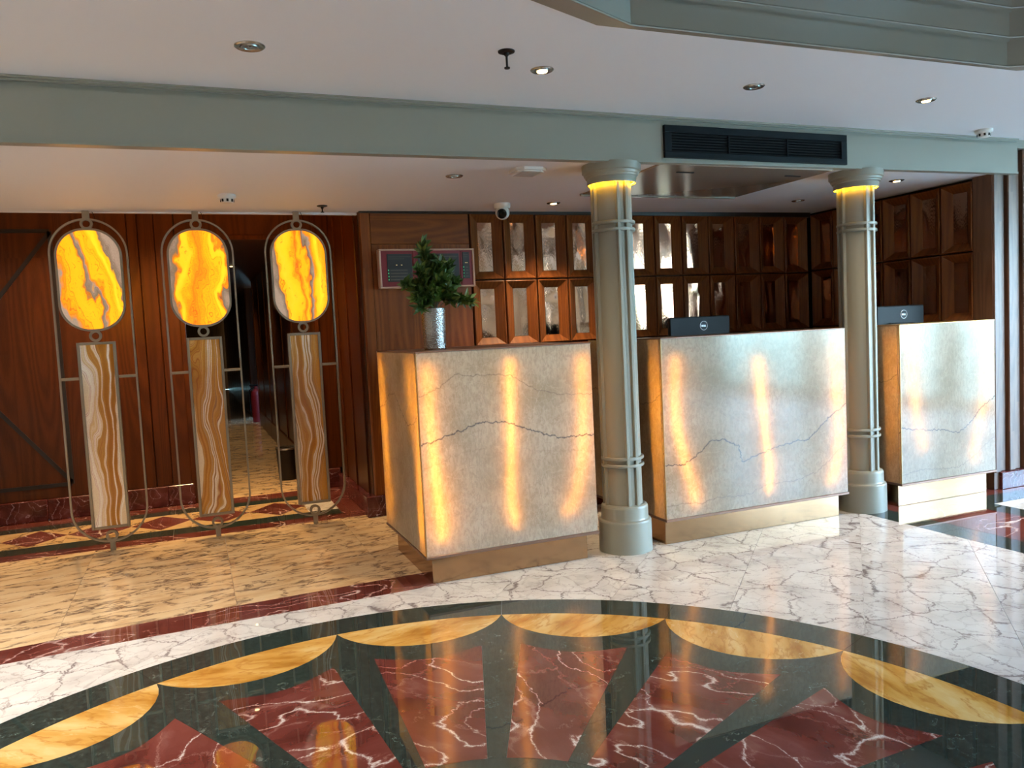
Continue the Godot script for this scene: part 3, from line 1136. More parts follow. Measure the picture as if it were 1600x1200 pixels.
func build_walls() -> void:
	make_panel_meshes()
	M.mirrors = []
	for k in 7:
		var mm: StandardMaterial3D = M.mirror.duplicate()
		mm.uv1_offset = Vector3(k * 0.137, k * 0.291, 0)
		M.mirrors.append(mm)
	# wall behind the desks
	var w := structure("wall_back")
	var st := mb()
	cbox(st, Vector3(1.15, 0, -5.9), Vector3(5.4, 2.5, BACK_Z - 0.058), 0.0)
	part("wall_core", st, M.void, w)
	box_part("wood_board", Vector3(1.225, 0.0, BACK_Z - 0.06), Vector3(1.955, 1.93, BACK_Z - 0.004), M.oak, w, 0.002, Vector2(0.3, 0.2))
	st = mb()   # top board with its grain lying flat
	cbox(st, Vector3(-0.115, -0.365, -0.028), Vector3(0.115, 0.365, 0.028), 0.002, Vector2(1.3, 0.7))
	var tb := part("wood_board", st, M.oak, w, Vector3(1.59, 2.047, BACK_Z - 0.032))
	tb.rotation.z = PI / 2
	box_part("corner_post", Vector3(1.152, 0.0, BACK_Z - 0.06), Vector3(1.223, 2.165, BACK_Z + 0.004), M.oak, w, 0.004, Vector2(0.9, 0.1))
	box_part("cornice", Vector3(1.152, 2.148, BACK_Z - 0.05), Vector3(5.15, 2.19, BACK_Z + 0.008), M.inlay, w, 0.002)
	for c in 12:
		for r in 3:
			wall_panel(w, Vector3(1.965 + c * 0.2635, 1.667 - r * 0.494, BACK_Z), 0.0)
	# panelled wall on the right
	var rw := structure("wall_right")
	st = mb()
	cbox(st, Vector3(RIGHT_X + 0.058, 0, -5.8), Vector3(5.4, 2.5, -3.96), 0.0)
	part("wall_core", st, M.void, rw)
	for c in 6:
		for r in 3:
			wall_panel(rw, Vector3(RIGHT_X, 1.680 - r * 0.494, BACK_Z + 0.005 + c * 0.2635), -PI / 2)
	box_part("wood_board", Vector3(RIGHT_X - 0.002, 0, -4.02), Vector3(RIGHT_X + 0.06, 2.2, -3.872), M.board, rw, 0.003, Vector2(0.4, 0.0))
	# grooved boards facing the lobby on the far right
	var gw := structure("wall_far_right")
	st = mb()
	cbox(st, Vector3(5.21, 0, -4.05), Vector3(9.2, 2.45, -3.93), 0.0)
	part("wall_core", st, M.inlay, gw)
	var xs := [5.148, 5.215, 5.29, 5.36, 5.44, 5.52, 5.7, 5.9, 6.3, 6.7, 7.3, 7.9, 8.5, 9.1]
	for i in xs.size() - 1:
		var zf := -3.862 if i % 2 == 0 else -3.885
		box_part("grooved_board", Vector3(xs[i] + 0.004, 0.12, -3.94), Vector3(xs[i + 1] - 0.004, 2.36, zf), M.board, gw, 0.006, Vector2(i * 0.37, i * 0.2))
	box_part("skirting", Vector3(5.2, 0.0, -3.94), Vector3(9.1, 0.12, -3.85), M.purple, gw, 0.004)
	box_part("cornice", Vector3(5.33, 2.36, -3.95), Vector3(9.1, 2.42, -3.84), M.paint, gw, 0.004)
	# alcove wall behind the lamp screens
	var aw := structure("wall_alcove")
	st = mb()
	cbox(st, Vector3(-4.6, 0, -7.2), Vector3(-0.06, 2.5, ALCOVE_Z - 0.02), 0.0)
	cbox(st, Vector3(-0.06, 2.15, -7.2), Vector3(1.16, 2.5, ALCOVE_Z - 0.02), 0.0)
	cbox(st, Vector3(1.0, 0, -7.2), Vector3(1.2, 2.16, ALCOVE_Z - 0.02), 0.0)
	part("wall_core", st, M.inlay, aw)
	var bx := [-4.6, -3.4, -2.2, -0.405, -0.33, -0.21, -0.065]
	for i in bx.size() - 1:
		box_part("wood_panel", Vector3(bx[i] + 0.002, 0.165, ALCOVE_Z - 0.025), Vector3(bx[i + 1] - 0.002, 2.46, ALCOVE_Z + (0.012 if i == 3 or i == 5 else 0.0)), M.mahogany, aw, 0.004, Vector2(i * 0.31, 0.0))
	box_part("wood_panel", Vector3(-0.06, 2.155, ALCOVE_Z - 0.025), Vector3(1.02, 2.46, ALCOVE_Z), M.mahogany, aw, 0.004, Vector2(0.5, 0.4))
	box_part("wood_panel", Vector3(1.02, 0.165, ALCOVE_Z - 0.025), Vector3(1.15, 2.46, ALCOVE_Z), M.mahogany, aw, 0.004, Vector2(0.5, 0.4))
	# dark inlaid lines of the big panel at the far left
	var iz := ALCOVE_Z + 0.001
	var lines := [[-2.0, 2.20, -0.935, 2.20], [-0.935, 2.20, -0.925, 0.262], [-2.0, 0.262, -0.925, 0.262], [-0.935, 2.19, -1.66, 1.235], [-0.925, 0.275, -1.66, 1.235]]
	for l in lines:
		var a := Vector2(l[0], l[1])
		var b := Vector2(l[2], l[3])
		var d := (b - a).normalized()
		var n := Vector2(-d.y, d.x) * 0.015
		st = mb()
		plate(st, [a + n, a - n, b - n, b + n], iz - 0.002, iz + 0.0015)
		part("inlay_line", st, M.inlay, aw)
	# skirting of purple marble
	var sk := structure("baseboard_alcove")
	var sx := [-4.6, -3.2, -2.0, -1.1, -0.25, -0.05]
	for i in sx.size() - 1:
		box_part("skirting_stone", Vector3(sx[i] + 0.001, 0, ALCOVE_Z - 0.02), Vector3(sx[i + 1] - 0.001, 0.165, ALCOVE_Z + 0.03), M.purple, sk, 0.006, Vector2(i * 0.6, 0.3))
	box_part("skirting_stone", Vector3(1.01, 0, ALCOVE_Z - 0.02), Vector3(1.13, 0.165, ALCOVE_Z + 0.03), M.purple, sk, 0.006, Vector2(2.6, 0.3))
	# side of the alcove
	var sw := structure("wall_alcove_side")
	st = mb()
	cbox(st, Vector3(1.175, 0, -7.0), Vector3(1.3, 2.5, BACK_Z - 0.058), 0.0)
	part("wall_core", st, M.inlay, sw)
	var bz := [-6.95, -6.72, -6.66, -6.30, -6.24, -5.84, -5.78, -5.668]
	for i in bz.size() - 1:
		box_part("wood_panel", Vector3(1.15 - (0.012 if i % 2 == 1 else 0.0), 0.12, bz[i] + 0.002), Vector3(1.18, 2.46, bz[i + 1] - 0.002), M.mahogany, sw, 0.004, Vector2(i * 0.41, 0.2))
	box_part("skirting_stone", Vector3(1.10, 0, -6.92), Vector3(1.16, 0.12, -5.60), M.purple, sw, 0.006, Vector2(0.7, 0.3))
	box_part("skirting_stone", Vector3(1.08, 0, -5.70), Vector3(1.24, 0.15, -5.575), M.purple, sw, 0.006, Vector2(1.9, 0.3))

func build_corridor() -> void:
	var w := structure("wall_corridor")
	var st := mb()
	cbox(st, Vector3(-0.9, -0.1, -24.0), Vector3(1.6, -0.003, -6.98), 0.0)
	part("corridor_floor_bed", st, M.beige, w)
	for i in 10:
		var z0 := -7.0 - i * 0.9
		for j in 2:
			floor_piece("corridor_tile", rect(-0.7 + j * 0.82, z0 - 0.9, 0.12 + j * 0.82, z0), M.beige, w, 0.1, 0.0)
	box_part("corridor_ceiling", Vector3(-0.9, 2.22, -24.0), Vector3(1.6, 2.4, -7.2), M.mahogany, w, 0.0)
	box_part("end_panel", Vector3(-0.9, 0, -24.1), Vector3(1.6, 2.4, -24.0), M.mahogany, w, 0.0)
	box_part("left_panel", Vector3(-0.9, 0, -24.0), Vector3(-0.7, 2.4, -7.2), M.mahogany, w, 0.0)
	for i in 6:
		var z0 := -7.2 - i * 0.95
		box_part("right_panel", Vector3(0.93, 0.22, z0 - 0.945), Vector3(1.1, 2.3, z0), M.mahogany, w, 0.006, Vector2(i * 0.6, 0))
		box_part("right_rail", Vector3(0.915, 0.0, z0 - 0.945), Vector3(1.1, 0.22, z0), M.mahogany, w, 0.006, Vector2(i * 0.6, 0))
		box_part("right_stile", Vector3(0.918, 0.22, z0 - 0.945), Vector3(0.94, 2.3, z0 - 0.86), M.mahogany, w, 0.004, Vector2(i * 0.2, 0))
	box_part("niche_panel", Vector3(1.15, 0.0, -14.4), Vector3(1.4, 2.3, -12.85), M.mahogany, w, 0.0)
	for i in 9:
		var z0 := -14.4 - i * 1.06
		box_part("right_panel", Vector3(0.9, 0.0, z0 - 1.05), Vector3(1.1, 2.3, z0), M.mahogany, w, 0.02, Vector2(i * 0.6, 0))
	# lining of the doorway
	var d := structure("door_1")
	box_part("jamb", Vector3(-0.07, 0, -7.22), Vector3(-0.03, 2.15, ALCOVE_Z + 0.02), M.mahogany, d, 0.004)
	box_part("jamb", Vector3(0.985, 0, -7.22), Vector3(1.025, 2.15, ALCOVE_Z + 0.02), M.mahogany, d, 0.004)
	box_part("lintel", Vector3(-0.07, 2.13, -7.22), Vector3(1.025, 2.17, ALCOVE_Z + 0.02), M.mahogany, d, 0.004)
	# fire extinguisher far down the corridor
	var e := thing("fire_extinguisher", "red fire extinguisher standing far down the dark wooden corridor", "extinguisher", Vector3(0.93, 0.0, -13.5))
	st = mb()
	lathe(st, [Vector2(0.0, 0.0), Vector2(0.08, 0.0), Vector2(0.085, 0.02), Vector2(0.085, 0.44), Vector2(0.07, 0.5), Vector2(0.03, 0.54), Vector2(0.03, 0.58), Vector2(0.0, 0.58)], 20)
	part("cylinder", st, M.red_paint, e)
	box_part("lever", Vector3(-0.1, 0.58, -0.02), Vector3(0.05, 0.61, 0.02), M.black, e, 0.005)
	st = mb()
	tube(st, [Vector3(-0.03, 0.57, 0), Vector3(-0.1, 0.52, 0), Vector3(-0.11, 0.3, 0), Vector3(-0.1, 0.15, 0)], 0.012)
	part("hose", st, M.black, e)
	# waste bin
	var b := thing("waste_bin", "small dark waste bin with a pale metal rim just inside the corridor", "bin", Vector3(0.76, 0.0, -7.62))
	st = mb()
	lathe(st, [Vector2(0.0, 0.0), Vector2(0.085, 0.0), Vector2(0.1, 0.285), Vector2(0.09, 0.285), Vector2(0.078, 0.02), Vector2(0.0, 0.02)], 24)
	part("body", st, M.dark_metal, b)
	st = mb()
	lathe(st, [Vector2(0.088, 0.285), Vector2(0.104, 0.283), Vector2(0.104, 0.3), Vector2(0.088, 0.3), Vector2(0.088, 0.285)], 24)
	part("rim", st, M.steel, b)
	for q in [[0.342, -7.81], [0.522, -10.22], [0.4, -12.6]]:
		downlight(Vector3(q[0], 2.22, q[1]), 0.05, true, 2.4, "lit recessed downlight in the corridor ceiling, %s from the doorway" % (["nearest", "second", "third"][0 if q[1] > -8 else (1 if q[1] > -11 else 2)]))

# rest of the lobby, behind and beside the camera: daylight comes in here
func build_lobby_shell() -> void:
	var l := structure("wall_left")
	box_part("wall_core", Vector3(-4.8, 0, -7.2), Vector3(-4.6, 2.6, 5.4), M.wall_cream, l, 0.0)
	window_wall("wall_front", "window_", Vector3(9.2, 0, 5.2), Vector3(-1, 0, 0), 13.8, [], 0.35, 2.2, 1)
	window_wall("wall_entrance", "window_", Vector3(9.2, 0, -3.95), Vector3(0, 0, 1), 9.2, [[1.5, 3.7], [3.95, 6.15], [6.4, 8.6]], 0.05, 2.3, 1)

func window_wall(called: String, win: String, origin: Vector3, dir: Vector3, length: float, holes: Array, y0: float, y1: float, first: int) -> void:
	var w := structure(called)
	var n := dir.cross(Vector3.UP)
	var put := func(name_: String, a: float, b: float, lo: float, hi: float, m: Material, par: Node, d0: float, d1: float) -> void:
		var p := origin + dir * a + n * d0 + Vector3(0, lo, 0)
		var q := origin + dir * b + n * d1 + Vector3(0, hi, 0)
		box_part(name_, p.min(q), p.max(q), m, par, 0.0)
	put.call("wall_core", 0.0, length, 0.0, y0, M.wall_cream, w, -0.1, 0.1)
	put.call("wall_core", 0.0, length, y1, 2.6, M.wall_cream, w, -0.1, 0.1)
	var at := 0.0
	for h in holes:
		put.call("wall_core", at, h[0], y0, y1, M.wall_cream, w, -0.1, 0.1)
		at = h[1]
	put.call("wall_core", at, length, y0, y1, M.wall_cream, w, -0.1, 0.1)
	var k := first
	for h in holes:
		var f := structure(win + str(k))
		k += 1
		for e in [[h[0], h[0] + 0.06, y0, y1], [h[1] - 0.06, h[1], y0, y1], [h[0] + 0.06, h[1] - 0.06, y0, y0 + 0.06], [h[0] + 0.06, h[1] - 0.06, y1 - 0.06, y1], [(h[0] + h[1]) * 0.5 - 0.03, (h[0] + h[1]) * 0.5 + 0.03, y0 + 0.06, y1 - 0.06]]:
			put.call("frame", e[0], e[1], e[2], e[3], M.dark_metal, f, -0.03, 0.03)
		var mid: float = (h[0] + h[1]) * 0.5
		put.call("pane", h[0] + 0.06, mid - 0.03, y0 + 0.06, y1 - 0.06, M.glass, f, -0.003, 0.003)
		put.call("pane", mid + 0.03, h[1] - 0.06, y0 + 0.06, y1 - 0.06, M.glass, f, -0.003, 0.003)

# ------------------------------------------------------------------ columns
func build_columns() -> void:
	for k in 2:
		var at := Vector3([2.235, 4.013][k], 0.0, -3.95)
		var ceil_y := soffit_y(at.x) - 0.002
		var c := thing("column", ["grey-green painted column with lit collar between the first and second desk", "grey-green painted column with lit collar between the second and third desk"][k], "column", at, 0.0, "painted columns")
		var st := mb()
		lathe(st, [Vector2(0.0, 0.0), Vector2(0.152, 0.0), Vector2(0.150, 0.172), Vector2(0.147, 0.18), Vector2(0.136, 0.185), Vector2(0.134, 0.192), Vector2(0.133, 0.252), Vector2(0.129, 0.262), Vector2(0.118, 0.268), Vector2(0.1, 0.27)], 48)
		part("base", st, M.paint, c)
		st = mb()
		lathe(st, [Vector2(0.105, 0.26), Vector2(0.103, ceil_y)], 48)
		part("shaft", st, M.paint, c)
		for y in [0.492, 0.532, 1.806, 1.846]:
			st = mb()
			lathe(st, [Vector2(0.1, y - 0.009), Vector2(0.118, y - 0.009), Vector2(0.121, y - 0.005), Vector2(0.121, y + 0.005), Vector2(0.118, y + 0.009), Vector2(0.1, y + 0.009)], 48)
			part("ring", st, M.paint, c)
		for q in [0.0, 105.0, 180.0, 255.0]:
			for s in [-1.0, 1.0]:
				st = mb()
				cbox(st, Vector3(s * 0.027 - 0.0105, 0.262, 0.085), Vector3(s * 0.027 + 0.0105, ceil_y, 0.1165), 0.004)
				var bt := part("batten", st, M.paint, c)
				bt.rotation.y = deg_to_rad(q)
		st = mb()
		var t := ceil_y
		lathe(st, [Vector2(0.107, t - 0.085), Vector2(0.114, t - 0.088), Vector2(0.127, t - 0.107), Vector2(0.134, t - 0.107), Vector2(0.136, t - 0.1), Vector2(0.136, t - 0.074), Vector2(0.144, t - 0.07), Vector2(0.146, t - 0.062), Vector2(0.152, t - 0.058), Vector2(0.155, t - 0.046), Vector2(0.163, t - 0.04), Vector2(0.164, t), Vector2(0.1, t)], 48)
		part("capital", st, M.paint, c)
		st = mb()
		var loop := []
		for j in 40:
			loop.append(Vector3(sin(TAU * j / 40) * 0.1245, t - 0.099, cos(TAU * j / 40) * 0.1245))
		tube(st, loop, 0.0035, 6, true)
		part("led_ring_light", st, M.led_ring_light, c)
		for j in 12:
			var o := OmniLight3D.new()
			o.name = "collar_light"
			o.light_color = Color(1.0, 0.72, 0.16)
			o.light_energy = 0.006
			o.light_size = 0.006
			o.omni_range = 6.0
			o.omni_attenuation = 2.0
			o.shadow_enabled = true
			c.add_child(o, true)
			o.position = Vector3(sin(TAU * (j + 0.3) / 12) * 0.126, t - 0.112, cos(TAU * (j + 0.3) / 12) * 0.126)

# ------------------------------------------------------------------ desks
func slab_uv(st: SurfaceTool, a: Vector3, b: Vector3, c: Vector3, d: Vector3, n: Vector3) -> void:
	# a top left, b top right, c bottom right, d bottom left, uv 0..1
	var v := [a, b, c, d]
	var uv := [Vector2(0, 0), Vector2(1, 0), Vector2(1, 1), Vector2(0, 1)]
	var order := [0, 1, 2, 0, 2, 3]
	if (b - a).cross(c - a).dot(n) > 0.0:
		order = [0, 2, 1, 0, 3, 2]
	for i in order:
		st.set_normal(n)
		st.set_uv(uv[i])
		st.add_vertex(v[i])

func stone_slab(lo: Vector3, hi: Vector3, facing: Vector3) -> SurfaceTool:
	var st := mb()
	var e := 0.0015
	if absf(facing.z) > 0.5:
		slab_uv(st, Vector3(lo.x, hi.y, hi.z), hi, Vector3(hi.x, lo.y, hi.z), Vector3(lo.x, lo.y, hi.z), Vector3.BACK)
	else:
		var px := lo.x if facing.x < 0.0 else hi.x
		slab_uv(st, Vector3(px, hi.y, lo.z), Vector3(px, hi.y, hi.z), Vector3(px, lo.y, hi.z), Vector3(px, lo.y, lo.z), facing)
		quad(st, Vector3(lo.x, lo.y, hi.z), Vector3(hi.x, lo.y, hi.z), hi, Vector3(lo.x, hi.y, hi.z), Vector3.BACK)
		quad(st, Vector3(lo.x, lo.y, lo.z), Vector3(hi.x, lo.y, lo.z), Vector3(hi.x, hi.y, lo.z), Vector3(lo.x, hi.y, lo.z), Vector3.FORWARD)
	if absf(facing.z) > 0.5:
		quad(st, lo, Vector3(lo.x, lo.y, hi.z), Vector3(lo.x, hi.y, hi.z), Vector3(lo.x, hi.y, lo.z), Vector3.LEFT)
		quad(st, Vector3(hi.x, lo.y, lo.z), Vector3(hi.x, lo.y, hi.z), hi, Vector3(hi.x, hi.y, lo.z), Vector3.RIGHT)
	quad(st, Vector3(lo.x, hi.y, lo.z), Vector3(hi.x, hi.y, lo.z), hi, Vector3(lo.x, hi.y, hi.z), Vector3.UP)
	quad(st, lo, Vector3(hi.x, lo.y, lo.z), Vector3(hi.x, lo.y, hi.z), Vector3(lo.x, lo.y, hi.z), Vector3.DOWN)
	return st

func build_desks() -> void:
	var z := -3.852
	var spec := [
		{x = 1.030, w = 0.978, d = 0.883, z = z, label = "onyx reception desk with the leafy vase on top, glowing orange from inside", top = true,
			ropes = [[[0.06, 0.06], [0.055, 0.3], [0.07, 0.55], [0.085, 0.8], [0.1, 0.97]], [[0.515, 0.06], [0.505, 0.35], [0.495, 0.6], [0.485, 0.8], [0.52, 0.95]], [[0.945, 0.06], [0.94, 0.35], [0.925, 0.6], [0.88, 0.78], [0.78, 0.93]]],
			near = [[0.05, 0.045, 0.03, 0.03, 0.045], [0.035, 0.03, 0.03, 0.035, 0.05], [0.05, 0.05, 0.05, 0.06, 0.06]]},
		{x = 2.452, w = 1.347, d = 0.88, z = z, label = "widest onyx reception desk, between the two columns", top = false,
			ropes = [[[0.07, 0.1], [0.06, 0.33], [0.065, 0.5], [0.1, 0.68], [0.14, 0.84], [0.155, 0.97]], [[0.5, 0.14], [0.51, 0.35], [0.53, 0.58], [0.548, 0.8], [0.54, 0.97]], [[0.945, 0.06], [0.945, 0.35], [0.96, 0.62], [0.94, 0.82], [0.87, 0.97]]],
			near = [[0.06, 0.05, 0.04, 0.045, 0.055, 0.05], [0.05, 0.035, 0.03, 0.03, 0.045], [0.065, 0.055, 0.045, 0.05, 0.05]]},
		{x = 4.235, w = 0.871, d = 0.86, z = -3.83, label = "narrow onyx reception desk at the far right on a pale mirror-bright plinth", top = false,
			ropes = [[[0.1, 0.06], [0.13, 0.4], [0.165, 0.6], [0.25, 0.86]], [[0.91, 0.1], [0.9, 0.4], [0.86, 0.58], [0.76, 0.82], [0.78, 0.95]]],
			near = [[0.06, 0.055, 0.05, 0.06], [0.065, 0.055, 0.05, 0.045, 0.05]]},
	]
	var y0 := 0.156
	var y1 := 1.188
	for k in 3:
		var s: Dictionary = spec[k]
		var w: float = s.w
		var d: float = s.d
		var dk := thing("reception_desk", s.label, "desk", Vector3(s.x, 0, s.z), 0.0, "onyx reception desks")
		part("front_slab", stone_slab(Vector3(0.004, y0, -0.02), Vector3(w - 0.0005, y1, 0.0), Vector3.BACK), M.onyx[k], dk)
		part("side_slab", stone_slab(Vector3(0.0, y0, -d), Vector3(0.02, y1, -0.022), Vector3.LEFT), M.onyx[3], dk)
		part("side_slab", stone_slab(Vector3(w - 0.02, y0, -d), Vector3(w, y1, -0.022), Vector3.RIGHT), M.onyx[3], dk)
		# brass arris at the left front corner and dark joint
		box_part("corner_strip", Vector3(-0.001, y0, -0.006), Vector3(0.0035, y1, 0.001), M.brass_edge, dk, 0.001)
		var depth: float = d if s.top else (0.26 if k == 2 else 0.36)
		box_part("counter_top", Vector3(-0.002, y1, -depth), Vector3(w + 0.002, y1 + 0.007, 0.003), M.brass_edge if k == 2 else M.plate, dk, 0.002)
		box_part("inner_panel", Vector3(0.024, y0 + 0.01, -0.125), Vector3(w - 0.024, y1 - 0.002, -0.115), M.void, dk, 0.0)
		box_part("inner_panel", Vector3(0.1, y0 + 0.01, -d + 0.005), Vector3(0.11, y1 - 0.002, -0.125), M.void, dk, 0.0)
		if not s.top:
			box_part("worktop", Vector3(0.112, 0.74, -d), Vector3(w - 0.024, 0.77, -0.13), M.oak, dk, 0.003)
		else:
			box_part("back_panel", Vector3(0.024, y0, -d + 0.002), Vector3(w - 0.024, y1 - 0.002, -d + 0.02), M.oak, dk, 0.0)
		box_part("base_plate", Vector3(-0.004, y0 - 0.016, -d), Vector3(w + 0.006, y0 - 0.001, 0.006), M.plate, dk, 0.002)
		var inset := [0.038, 0.014, 0.01][k] as float
		box_part("plinth", Vector3(inset, 0.0, -d + 0.1), Vector3(w - [0.049, 0.038, 0.038][k], y0 - 0.016, -0.04), M.bronze, dk, 0.002)
		# bent led ropes behind the stone
		for r in s.ropes.size():
			var pts := []
			var path: Array = s.ropes[r]
			for i in path.size() - 1:
				for e in 4:
					var u := e / 4.0
					var a: Array = path[i]
					var b: Array = path[i + 1]
					var near: float = lerpf(s.near[r][i], s.near[r][i + 1], u)
					pts.append(Vector3(w * lerpf(a[0], b[0], u), lerpf(y1, y0, lerpf(a[1], b[1], u)), -0.008 - near * 0.6))
			var st := mb()
			tube(st, pts, 0.004, 6)
			part("led_rope_light", st, M.led_rope_light[k], dk)
		if k == 0:
			for q in [[0.07, -0.8], [0.075, -0.14]]:
				var st := mb()
				tube(st, [Vector3(q[0], y1 - 0.05, q[1]), Vector3(q[0] * 0.8, 0.7, q[1] + 0.02), Vector3(q[0], 0.22, q[1] + 0.03)], 0.004, 6)
				part("led_rope_light", st, M.led_rope_light[k], dk)
	# computer screens seen from behind
	monitor(Vector3(3.155, 0.77, -4.46), 0.02, "black computer monitor seen from behind on the widest desk", 1.312)
	monitor(Vector3(4.615, 0.77, -4.16), 0.0, "black computer monitor seen from behind on the far right desk", 1.322, 0.222)

func monitor(at: Vector3, turn: float, label: String, top: float, hw := 0.243) -> void:
	var m := thing("computer_monitor", label, "monitor", at, turn, "monitors on the desks")
	var t := top - at.y
	var st := mb()
	cbox(st, Vector3(-hw, t - 0.3, -0.03), Vector3(hw, t, 0.0), 0.008)
	part("back_shell", st, M.screen_back, m)
	st = mb()
	cbox(st, Vector3(-hw + 0.006, t - 0.295, -0.036), Vector3(hw - 0.006, t - 0.006, -0.029), 0.002)
	part("screen", st, M.black, m)
	st = mb()
	cbox(st, Vector3(-0.12, t - 0.26, 0.0), Vector3(0.12, t - 0.12, 0.022), 0.01)
	part("hump", st, M.screen_back, m)
	box_part("stand", Vector3(-0.035, 0.012, 0.02), Vector3(0.035, t - 0.14, 0.035), M.screen_back, m, 0.004)
	box_part("foot", Vector3(-0.13, 0.0, -0.1), Vector3(0.13, 0.014, 0.08), M.screen_back, m, 0.005)
	var lg := group_node("logo", m, Vector3(0.025, t - 0.063, 0.001))
	st = mb()
	var loop := []
	for j in 28:
		loop.append(Vector3(cos(TAU * j / 28) * 0.029, sin(TAU * j / 28) * 0.029, 0.001))
	tube(st, loop, 0.0022, 6, true)
	part("logo_ring", st, M.logo, lg)
	text_part("logo_letters", "DELL", 0.0165, 0.002, M.logo, lg, Vector3(0, -0.001, 0.001), true)

# ------------------------------------------------------------------ lamp screens
func build_lamp_screens() -> void:
	var xs := [-0.551, 0.0837, 0.724]
	var labels := ["leftmost metal lamp screen with glowing oval onyx over an onyx strip", "middle metal lamp screen with glowing oval onyx over an onyx strip", "lamp screen with glowing oval onyx nearest the desks, right of the corridor opening"]
	for k in 3:
		var t := thing("lamp_screen", labels[k], "lamp", Vector3(xs[k], 0, -5.63), 0.0, "onyx lamp screens")
		var st := mb()
		flat_loop(st, capsule_outline(0.2165, 0.062, 2.098, 0.2165, 18), 0.011, 0.026)
		part("hoop", st, M.frame_metal, t)
		box_part("foot", Vector3(-0.016, 0.0, -0.012), Vector3(0.016, 0.07, 0.012), M.frame_metal, t, 0.002)
		box_part("hanger", Vector3(-0.02, 2.09, -0.012), Vector3(0.02, soffit_y(xs[k]) - 0.001, 0.012), M.frame_metal, t, 0.002)
		for y in [2.07, 1.372, 0.098]:
			st = mb()
			var ring := []
			for j in 28:
				ring.append(Vector2(cos(TAU * j / 28) * 0.029, y + sin(TAU * j / 28) * 0.029))
			flat_loop(st, ring, 0.015, 0.024)
			part("ring", st, M.frame_metal, t)
		for s in [-1.0, 1.0]:
			box_part("cross_bar", Vector3(minf(s * 0.108, s * 0.213), 1.10, -0.009), Vector3(maxf(s * 0.108, s * 0.213), 1.118, 0.009), M.frame_metal, t, 0.002)
		# oval lamp
		st = mb()
		flat_loop(st, capsule_outline(0.181, 1.408, 2.034, 0.165, 14), 0.013, 0.058)
		part("oval_rim", st, M.frame_metal, t)
		st = mb()
		plate(st, capsule_outline(0.176, 1.413, 2.029, 0.16, 14), -0.022, 0.022)
		part("onyx_lamp_glass", st, M.fire[k], t)
		for s in [-1.0]:
			var a := AreaLight3D.new()
			a.name = "onyx_glow_light"
			a.area_size = Vector2(0.3, 0.52)
			a.light_color = Color(1.0, 0.62, 0.16)
			a.light_energy = 0.5
			a.area_range = 20.0
			a.shadow_enabled = true
			t.add_child(a, true)
			a.position = Vector3(0, 1.72, 0.032 * s)
			a.rotation.y = PI if s > 0 else 0.0
		# framed onyx strip
		var hw := 0.11
		for r in [[-hw, 0.146, -hw + 0.017, 1.334], [hw - 0.017, 0.146, hw, 1.334], [-hw + 0.017, 0.146, hw - 0.017, 0.163], [-hw + 0.017, 1.317, hw - 0.017, 1.334]]:
			box_part("strip_frame", Vector3(r[0], r[1], -0.022), Vector3(r[2], r[3], 0.022), M.frame_metal, t, 0.002)
		st = mb()
		plate(st, [Vector2(-hw + 0.013, 0.159), Vector2(hw - 0.013, 0.159), Vector2(hw - 0.013, 1.319), Vector2(-hw + 0.013, 1.319)], -0.012, 0.012)
		part("onyx_strip", st, M.honey[k], t)
		st = mb()
		tube(st, [Vector3(0.035, soffit_y(xs[k]) - 0.002, -0.02), Vector3(0.045, 2.13, -0.02), Vector3(0.05, 2.09, -0.012), Vector3(0.02, 2.06, -0.012)], 0.002, 5)
		part("cable", st, M.black, t)

# ------------------------------------------------------------------ ceiling fittings
func downlight(at: Vector3, r: float, lit: bool, energy: float, label: String, warm := Color(1.0, 0.88, 0.7), cone := 55.0) -> void:
	var d := thing("downlight", label, "downlight", at, 0.0, "recessed downlights")
	var st := mb()
	lathe(st, [Vector2(r * 0.62, 0.0), Vector2(r * 0.66, -0.004), Vector2(r * 0.9, -0.006), Vector2(r, -0.002), Vector2(r, 0.0)], 28)
	part("trim_ring", st, M.steel, d)
	st = mb()
	lathe(st, [Vector2(r * 0.40, -0.001), Vector2(r * 0.43, -0.007), Vector2(r * 0.58, -0.008), Vector2(r * 0.61, -0.001)], 28)
	part("gimbal_ring", st, M.steel, d)
	st = mb()
	var drop := 0.006 if lit else 0.0
	lathe(st, [Vector2(0.0, -0.0045 - drop), Vector2(r * 0.44, -0.004 - drop), Vector2(r * 0.44, -0.0005)], 24)
	part("lamp_face_light" if lit else "lamp_face", st, M.lamp_lit if lit else M.lamp_off, d)
	st = mb()
	lathe(st, [Vector2(r * 0.6, -0.0006), Vector2(r * 0.63, -0.0012), Vector2(r * 0.66, -0.0006)], 24)
	part("shadow_gap", st, M.black, d)
	if lit:
		var s := SpotLight3D.new()
		s.name = "downlight_beam"
		s.light_color = warm
		s.light_energy = energy
		s.light_size = 0.02
		s.spot_angle = cone
		s.spot_range = 20.0
		s.spot_attenuation = 2.0
		s.shadow_enabled = true
		d.add_child(s)
		s.position = Vector3(0, -0.016, 0)
		s.rotation.x = -PI / 2

func sprinkler(at: Vector3, label: String, m: Material, length: float) -> void:
	var d := thing("sprinkler", label, "sprinkler", at)
	var st := mb()
	lathe(st, [Vector2(0.0, -0.008), Vector2(0.02, -0.009), Vector2(0.034, -0.005), Vector2(0.035, 0.0)], 20)
	part("rosette_plate", st, m, d)
	st = mb()
	lathe(st, [Vector2(0.011, -0.008), Vector2(0.010, -0.016), Vector2(0.005, -0.022), Vector2(0.0045, -length + 0.006), Vector2(0.0, -length + 0.006)], 14)
	part("nozzle", st, m, d)
	st = mb()
	lathe(st, [Vector2(0.0, -length), Vector2(0.0115, -length), Vector2(0.012, -length + 0.005), Vector2(0.0, -length + 0.006)], 16)
	part("deflector", st, m, d)

